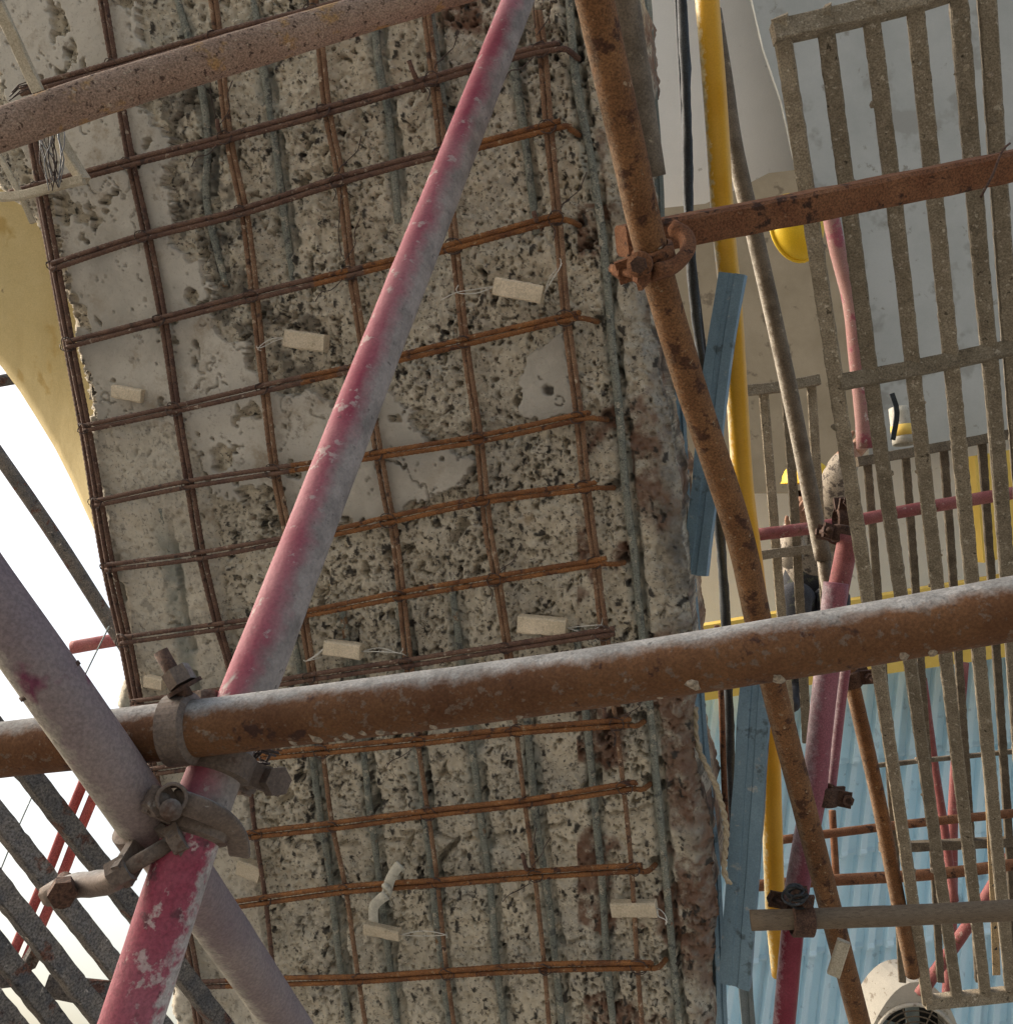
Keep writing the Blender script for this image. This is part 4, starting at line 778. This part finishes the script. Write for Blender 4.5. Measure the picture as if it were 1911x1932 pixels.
for i in range(nu - 1):
    for j in range(nv):
        k = i * (nv + 1) + j; F.append((k, k + 1, k + nv + 2, k + nv + 1))
    k = i * (nv + 1) + nv; F.append((k, back + i, back + i + 1, k + nv + 1))
V = np.array(V); c = V.mean(0); add('ochre_soffit', mesh('ochre_soffit', V - c, F, True), M['yellow_wall'], None, c, 'curved ochre painted soffit along the left edge of the concrete', 'soffit')
# timber strips and wires at the upper left corner
beam('timber_strip', pp((-30, -50, 1.9), (8, 32, 1.9), (72, 172, 1.95)), rect(.024, .012, .002), M['timber'], -CF - CR * .3, step=.03, jitter=.0006, label='pale timber strip above the sandy pipe in the upper left corner', cat='timber strip')
beam('timber_strip', pp((96, 228, 1.98), (126, 290, 2.0), (160, 342, 2.0)), rect(.022, .022, .002), M['timber'], -CF - CR * .8, step=.03, jitter=.0006, label='pale timber strip below the sandy pipe at upper left', cat='timber strip')
beam('timber_strip', pp((-20, 372, 2.06), (42, 368, 2.03), (100, 352, 2.01), (158, 338, 1.99)), rect(.018, .012, .002), M['timber'], -CF, step=.03, jitter=.0006, label='thin flat batten lying left of the mesh corner', cat='batten')
beam('timber_strip', pp((-20, 262, 2.1), (30, 350, 2.08), (62, 420, 2.08)), rect(.012, .01, .002), M['timber'], -CF, step=.03, jitter=.0006, label='narrow stick leaning along the upper left concrete edge', cat='stick')
t = thing('wire_bundle', P(110, 300, 1.98), 'loose bundle of thin grey wire hanging under the sandy pipe', 'wire')
for k in range(16):
    x0 = 92 + random.uniform(-18, 22); x1 = 106 + random.uniform(-14, 14)
    tube('strand', [P(x0, 200, 1.95), P(x0 + random.uniform(-10, 10), 262, 1.93 + random.uniform(-.02, .03)), P((x0 + x1) / 2 + random.uniform(-16, 16), 300, 1.95), P(x1, 345 + random.uniform(-6, 14), 1.99)], .0012, M['wire_grey'] if k % 2 else M['wire'], t, 4, .02, 0)
for k in range(5):
    tube('strand', [P(20 + 60 * q_ + random.uniform(-4, 4), 190 - 22 * math.sin(q_ * 3.1) - k * 4, 1.95) for q_ in np.linspace(0, 1.1, 6)], .0013, M['wire'], t, 4, .02, 0)

# ------------------------------------------------------------------ building behind on the right
def slab(name, poly, d, th, m, label, cat, dfun=None, **kw):
    pts = [P(x, y, d if dfun is None else dfun(x, y)) for x, y in poly]; n = len(pts)
    V = np.array(pts + [p_ + CF * th for p_ in pts]); F = [tuple(range(n)), tuple(range(2 * n - 1, n - 1, -1))] + [(i, i + n, (i + 1) % n + n, (i + 1) % n) for i in range(n)]
    c = V.mean(0); return add(name, mesh(name, V - c, F, False), m, None, c, label, cat, **kw)
slab('white_wall', [(1130, -420), (2400, -420), (2400, 1160), (1130, 1260)], 6.6, .2, M['white_wall'], 'white plastered wall far behind the yellow pipe and cables', 'wall')
slab('grey_panel', [(1405, -60), (1440, 90), (1474, 190), (1496, 290), (1512, 360), (1560, 430), (1600, 600), (1632, 780), (1640, 862), (2400, 740), (2400, -420), (1330, -420)], 6.2, .03, M['grey_panel'], 'grey painted panel showing between the slats at upper right', 'panel')
slab('concrete_wall', [(1150, 402), (1330, 384), (1400, 352), (1450, 326), (1515, 318), (1570, 420), (1606, 600), (1640, 800), (1600, 890), (1560, 930), (1420, 930), (1400, 960), (1150, 990)], 6.0, .15, M['tan_wall'], 'bare tan concrete wall behind the thin slanting pole', 'wall')
slab('yellow_band', [(1130, 1212), (1345, 1178), (1600, 1134), (1911, 1084), (2400, 1005), (2400, 1165), (1911, 1238), (1600, 1282), (1130, 1352)], 5.9, .12, M['yellow_band'], 'yellow painted band along the top of the blue sheeting', 'fascia')
slab('ochre_wall', [(1838, 860), (1930, 845), (1945, 1040), (1856, 1062)], 5.85, .08, M['yellow_band'], 'ochre yellow wall patch at the right edge between slats', 'wall')
# corrugated sheeting: rows of lapped sheets, each a sheet of its own
o_ = P(1330, 1300, 6.3); ex = nrm(P(1911, 1225, 6.3) - o_); ey = nrm(P(1270, 1700, 6.1) - o_); ey = nrm(ey - .0 * ex); ez = nrm(np.cross(ex, ey))
if np.dot(ez, CP - o_) < 0: ez = -ez
cw = thing('corrugated_fence', o_, 'pale blue corrugated sheeting filling the lower right background', 'sheeting')
def corr(u0, u1, v0, v1, lift):
    pitch, dep = .115, .055; kn = []; u = math.floor(u0 / pitch) * pitch - pitch
    while u < u1 + pitch:
        kn += [(u, 0), (u + .42 * pitch, 0), (u + .52 * pitch, dep), (u + .84 * pitch, dep), (u + .94 * pitch, 0)]; u += pitch
    us = [u0] + [a for a, _ in kn if u0 < a < u1] + [u1]; prof = [(a, float(np.interp(a, [k_[0] for k_ in kn], [k_[1] for k_ in kn]))) for a in us]
    rows_ = [v0, v0 + .004, v0 + .01, (v0 + v1) / 2, v1 - .035, v1 - .012, v1]
    lift_ = [lift, lift, lift, lift + .004, lift + .016, lift + .03, lift + .03]
    V = [o_ + ex * a + ey * vv + ez * (z + l_) for vv, l_ in zip(rows_, lift_) for a, z in prof]; k = len(prof)
    F = [(i * k + j, i * k + j + 1, (i + 1) * k + j + 1, (i + 1) * k + j) for i in range(len(rows_) - 1) for j in range(k - 1)]
    V = np.array(V); off = len(V); V = np.vstack([V, V - ez * .002]); F += [tuple(off + i for i in f[::-1]) for f in F]
    return V, F
for r_ in range(5):
    for c_ in range(5):
        put('corrugated_sheet', corr(-.75 + c_ * .675, -.75 + (c_ + 1) * .675 + .03, -.02 + r_ * .56, -.02 + (r_ + 1) * .56 + .04, .002 * ((r_ + c_) % 2) + .012), M['sheet'], cw)

# fan unit at the bottom right corner
t = thing('fan_unit', P(1727, 1967, 4.0), 'cream metal fan unit with a round black grille at the bottom right', 'fan')
cc = P(1727, 1967, 4.0); fx = CR * .93 + CU * .36; fx = nrm(fx); fn = nrm(-CF * .95 - CR * .1 + CU * -.05); fx = nrm(fx - np.dot(fx, fn) * fn); fy = np.cross(fn, fx)
def oct_(r, z, n=8, ph=math.pi / 8): return [cc + fx * r * math.cos(ph + 2 * math.pi * i / n) + fy * r * math.sin(ph + 2 * math.pi * i / n) + fn * z for i in range(n)]
def ringstrip(r0, r1, z, n=40):
    V = [cc + (fx * math.cos(2 * math.pi * i / n) + fy * math.sin(2 * math.pi * i / n)) * r + fn * z for i in range(n) for r in (r0, r1)]
    return V, [(2 * i, 2 * i + 1, (2 * i + 3) % (2 * n), (2 * i + 2) % (2 * n)) for i in range(n)]
bk = nrm(CF * .85 - CR * .45 + CU * .4) * .12
fr = oct_(.235, 0); V = []; F = []
n = 48; sq = lambda a: .172 + .075 * math.exp(-((a - 1.15) / .62) ** 2)
for i in range(n):
    a = 2 * math.pi * i / n; e = fx * math.cos(a) + fy * math.sin(a); V += [cc + e * .155, cc + e * sq(a), cc + e * sq(a) + bk]
for i in range(n):
    j = (i + 1) % n; F += [(3 * i, 3 * i + 1, 3 * j + 1, 3 * j), (3 * i + 1, 3 * i + 2, 3 * j + 2, 3 * j + 1)]
put('casing', (V, F), M['white_metal'], t)
put('shroud', merge(*[(tube_geo([cc + (fx * math.cos(a) + fy * math.sin(a)) * .155 + fn * .004 for a in np.linspace(0, 2 * math.pi, 40)], .008, 8, .02)[:2])]), M['white_metal'], t, True)
put('hub_back', cyl(cc - fn * .10, cc - fn * .09, .154, 32), M['dark'], t)
for rr in (.135, .112, .09, .068, .045):
    put('guard_ring', tube_geo([cc + (fx * math.cos(a) + fy * math.sin(a)) * rr + fn * .012 for a in np.linspace(0, 2 * math.pi, 36)], .0028, 6, .02)[:2], M['slat_dark'], t, True)
for i in range(8):
    a = 2 * math.pi * i / 8; e = fx * math.cos(a) + fy * math.sin(a); put('guard_spoke', cyl(cc + e * .03 + fn * .014, cc + e * .155 + fn * .008, .003, 6), M['slat_dark'], t)
put('hub', cyl(cc - fn * .02, cc + fn * .02, .035, 20), M['dark'], t)
for i in range(5):
    a = 2 * math.pi * i / 5; e = fx * math.cos(a) + fy * math.sin(a); tn = -fx * math.sin(a) + fy * math.cos(a)
    put('blade', boxgeo(cc + e * .085 - fn * .03, e, nrm(tn + fn * .6), nrm(np.cross(e, nrm(tn + fn * .6))), .1, .07, .004), M['steel_grey'], t)

# yellow basin behind the crossbar
t = thing('yellow_basin', P(1492, 430, 3.4), 'bright yellow rounded plastic basin hanging behind the rust red crossbar', 'basin')
bx = nrm(CR * .98 + CU * .2); bn = nrm(-CF + CR * .3 + CU * .1); bx = nrm(bx - np.dot(bx, bn) * bn); by = np.cross(bn, bx); bc_ = P(1500, 430, 3.45); V = []; F = []
nr, ns_ = 9, 36
for i in range(nr + 1):
    q_ = i / nr * math.pi / 2; 
    for j in range(ns_):
        a = 2 * math.pi * j / ns_; V.append(bc_ + (bx * math.cos(a) * .092 + by * math.sin(a) * .115) * math.cos(q_) ** .6 + bn * .08 * math.sin(q_))
for i in range(nr):
    for j in range(ns_): F.append((i * ns_ + j, i * ns_ + (j + 1) % ns_, (i + 1) * ns_ + (j + 1) % ns_, (i + 1) * ns_ + j))
put('bowl', (V, F), M['yellow_hat'], t, True)
put('rim', tube_geo([bc_ + bx * math.cos(a) * .095 + by * math.sin(a) * .118 for a in np.linspace(0, 2 * math.pi, 40)], .006, 8, .02)[:2], M['yellow_hat'], t, True)
# white tub with a yellow stripe standing on the rear board
t = thing('paint_tub', P(1706, 815, 3.3), 'small white tub with a yellow stripe behind the large board', 'tub')
a_, b_ = P(1708, 838, 3.3), P(1700, 770, 3.32)
V, F, uv = tube_geo([a_, a_ + (b_ - a_) * .5, b_], .04, 24, .02, 0, .003); c = V.mean(0); add('body', mesh('body', V - c, F, True, uv), M['plastic_white'], t, c)
tube('stripe', [a_ + (b_ - a_) * .2, a_ + (b_ - a_) * .5], .0412, M['yellow_band'], t, 24, .02, 0)
beam('strap', pp((1682, 742, 3.2), (1692, 778, 3.2), (1684, 830, 3.2)), rect(.016, .006), M['black'], -CF, step=.02, label='black strap hanging beside the white tub behind the slats', cat='strap')

# ------------------------------------------------------------------ worker crouching behind the boards
def worker():
    J = {}
    def j(n, x, y, d, r): J[n] = (P(x, y, d), r)
    j('pelvis', 1535, 1150, 4.3, .135); j('waist', 1540, 1085, 4.25, .13); j('chest', 1545, 1015, 4.2, .145); j('neck', 1533, 968, 4.12, .06); j('jaw', 1523, 950, 4.1, .065); j('skull', 1522, 924, 4.1, .08)
    j('nose', 1513, 944, 4.01, .016)
    j('shl', 1574, 985, 4.12, .09); j('ell', 1578, 900, 3.9, .065); j('wrl', 1606, 862, 3.9, .036)
    j('shr', 1502, 1000, 4.14, .07); j('elr', 1486, 1062, 3.98, .05); j('wrr', 1503, 1000, 3.84, .033)
    j('hil', 1560, 1165, 4.3, .1); j('knl', 1572, 1120, 3.93, .07); j('anl', 1566, 1290, 4.08, .045); j('tol', 1558, 1322, 3.9, .036)
    j('hir', 1512, 1165, 4.28, .1); j('knr', 1500, 1115, 3.9, .07); j('anr', 1500, 1300, 4.06, .045); j('tor', 1492, 1335, 3.88, .036)
    E = [('pelvis', 'waist'), ('waist', 'chest'), ('chest', 'neck'), ('neck', 'jaw'), ('jaw', 'skull'), ('jaw', 'nose'), ('chest', 'shl'), ('shl', 'ell'), ('ell', 'wrl'), ('chest', 'shr'), ('shr', 'elr'), ('elr', 'wrr'),
         ('pelvis', 'hil'), ('hil', 'knl'), ('knl', 'anl'), ('anl', 'tol'), ('pelvis', 'hir'), ('hir', 'knr'), ('knr', 'anr'), ('anr', 'tor')]
    for s_ in 'lr':
        wp = J['wr' + s_][0]; dr = nrm(wp - J['el' + s_][0]); sd = nrm(np.cross(dr, CF)); pm = wp + dr * .06; J['pm' + s_] = (pm, .03); E.append(('wr' + s_, 'pm' + s_))
        for k, (off, ln) in enumerate(((-.03, .062), (-.01, .075), (.01, .08), (.03, .068))):
            J[f'k{s_}{k}'] = (pm + sd * off + dr * .035, .0095); J[f'f{s_}{k}'] = (pm + sd * off * 1.1 + dr * (.035 + ln * .55) - CF * .012, .0085); J[f't{s_}{k}'] = (pm + sd * off * 1.1 + dr * (.03 + ln) - CF * .035, .007)
            E += [('pm' + s_, f'k{s_}{k}'), (f'k{s_}{k}', f'f{s_}{k}'), (f'f{s_}{k}', f't{s_}{k}')]
        J['th' + s_] = (wp + dr * .045 + sd * .05 - CF * .015, .01); J['tt' + s_] = (wp + dr * .08 + sd * .06 - CF * .03, .008); E += [('wr' + s_, 'th' + s_), ('th' + s_, 'tt' + s_)]
    names = list(J); V = np.array([J[n_][0] for n_ in names]); c = V.mean(0)
    me = bpy.data.meshes.new('body'); me.from_pydata([tuple(v) for v in V - c], [(names.index(a), names.index(b)) for a, b in E], [])
    o = bpy.data.objects.new('tmp', me); scn.collection.objects.link(o)
    sm = o.modifiers.new('s', 'SKIN'); sd_ = me.skin_vertices[0].data
    for i, n_ in enumerate(names): sd_[i].radius = (J[n_][1],) * 2; sd_[i].use_root = (n_ == 'pelvis')
    ss = o.modifiers.new('u', 'SUBSURF'); ss.levels = 2; ss.render_levels = 2
    dg = bpy.context.evaluated_depsgraph_get(); ev = bpy.data.meshes.new_from_object(o.evaluated_get(dg)); bpy.data.objects.remove(o)
    ev.materials.clear()
    shirt = mat('patterned_shirt', (.30, .255, .2, 1), (.38, .33, .27, 1), 14, [((.12, .10, .085, 1), 34, .52)], None, .95, .3, 60); trou = mat('dark_trousers', (.035, .037, .045, 1), (.06, .06, .065, 1), 12, [((.11, .12, .09, 1), 16, .58)], None, .95, .3, 60)
    skin = mat('skin', (.30, .16, .10, 1), (.36, .20, .13, 1), 12, (), None, .6, .1, 60); shoe = mat('black_shoe', (.02, .02, .022, 1), (.04, .04, .045, 1), 12, (), None, .6, 0)
    for m_ in (shirt, trou, skin, shoe): ev.materials.append(m_)
    seg = {('pelvis', 'waist'): 1, ('hil', 'knl'): 1, ('knl', 'anl'): 1, ('hir', 'knr'): 1, ('knr', 'anr'): 1, ('pelvis', 'hil'): 1, ('pelvis', 'hir'): 1, ('anl', 'tol'): 3, ('anr', 'tor'): 3}
    segs = [(J[a][0], J[b][0], seg.get((a, b), 0 if (a, b) in (('waist', 'chest'), ('chest', 'shl'), ('chest', 'shr'), ('shl', 'ell'), ('shr', 'elr'), ('ell', 'wrl'), ('elr', 'wrr')) else 2)) for a, b in E]
    for p_ in ev.polygons:
        q_ = np.array(p_.center) + c; best = 9; bi_ = 0
        for a, b, mi in segs:
            ab = b - a; t_ = np.clip(np.dot(q_ - a, ab) / np.dot(ab, ab), 0, 1); d_ = np.linalg.norm(q_ - a - t_ * ab)
            if d_ < best: best, bi_ = d_, mi
        p_.material_index = bi_; p_.use_smooth = True
    ev.name = 'person'
    root = add('person', ev, None, None, c, 'worker in patterned shirt and dark trousers crouching behind the slatted boards', 'person')
    hc = J['skull'][0] + CU * .025; V = []; F = []
    for i in range(8):
        q_ = i / 7 * math.pi / 2
        for k in range(24):
            a = 2 * math.pi * k / 24; V.append(hc + (CR * math.cos(a) * .098 + CF * math.sin(a) * .115) * math.cos(q_) + CU * .09 * math.sin(q_) + CU * .01)
    for i in range(7):
        for k in range(24): F.append((i * 24 + k, i * 24 + (k + 1) % 24, (i + 1) * 24 + (k + 1) % 24, (i + 1) * 24 + k))
    b0_ = len(V)
    for k in range(24):
        a = 2 * math.pi * k / 24; V.append(hc + CR * math.cos(a) * .104 + CF * math.sin(a) * (.145 if math.sin(a) < 0 else .12))
        F.append((k, b0_ + k, b0_ + (k + 1) % 24, (k + 1) % 24))
    put('hard_hat', (V, F), M['yellow_hat'], root, True)
    for sx in (-1, 1):
        put('eye', cyl(J['jaw'][0] + CU * .035 - CF * .062 + CR * sx * .03, J['jaw'][0] + CU * .035 - CF * .072 + CR * sx * .03, .011, 10), M['dark'], root)
    return root
worker()
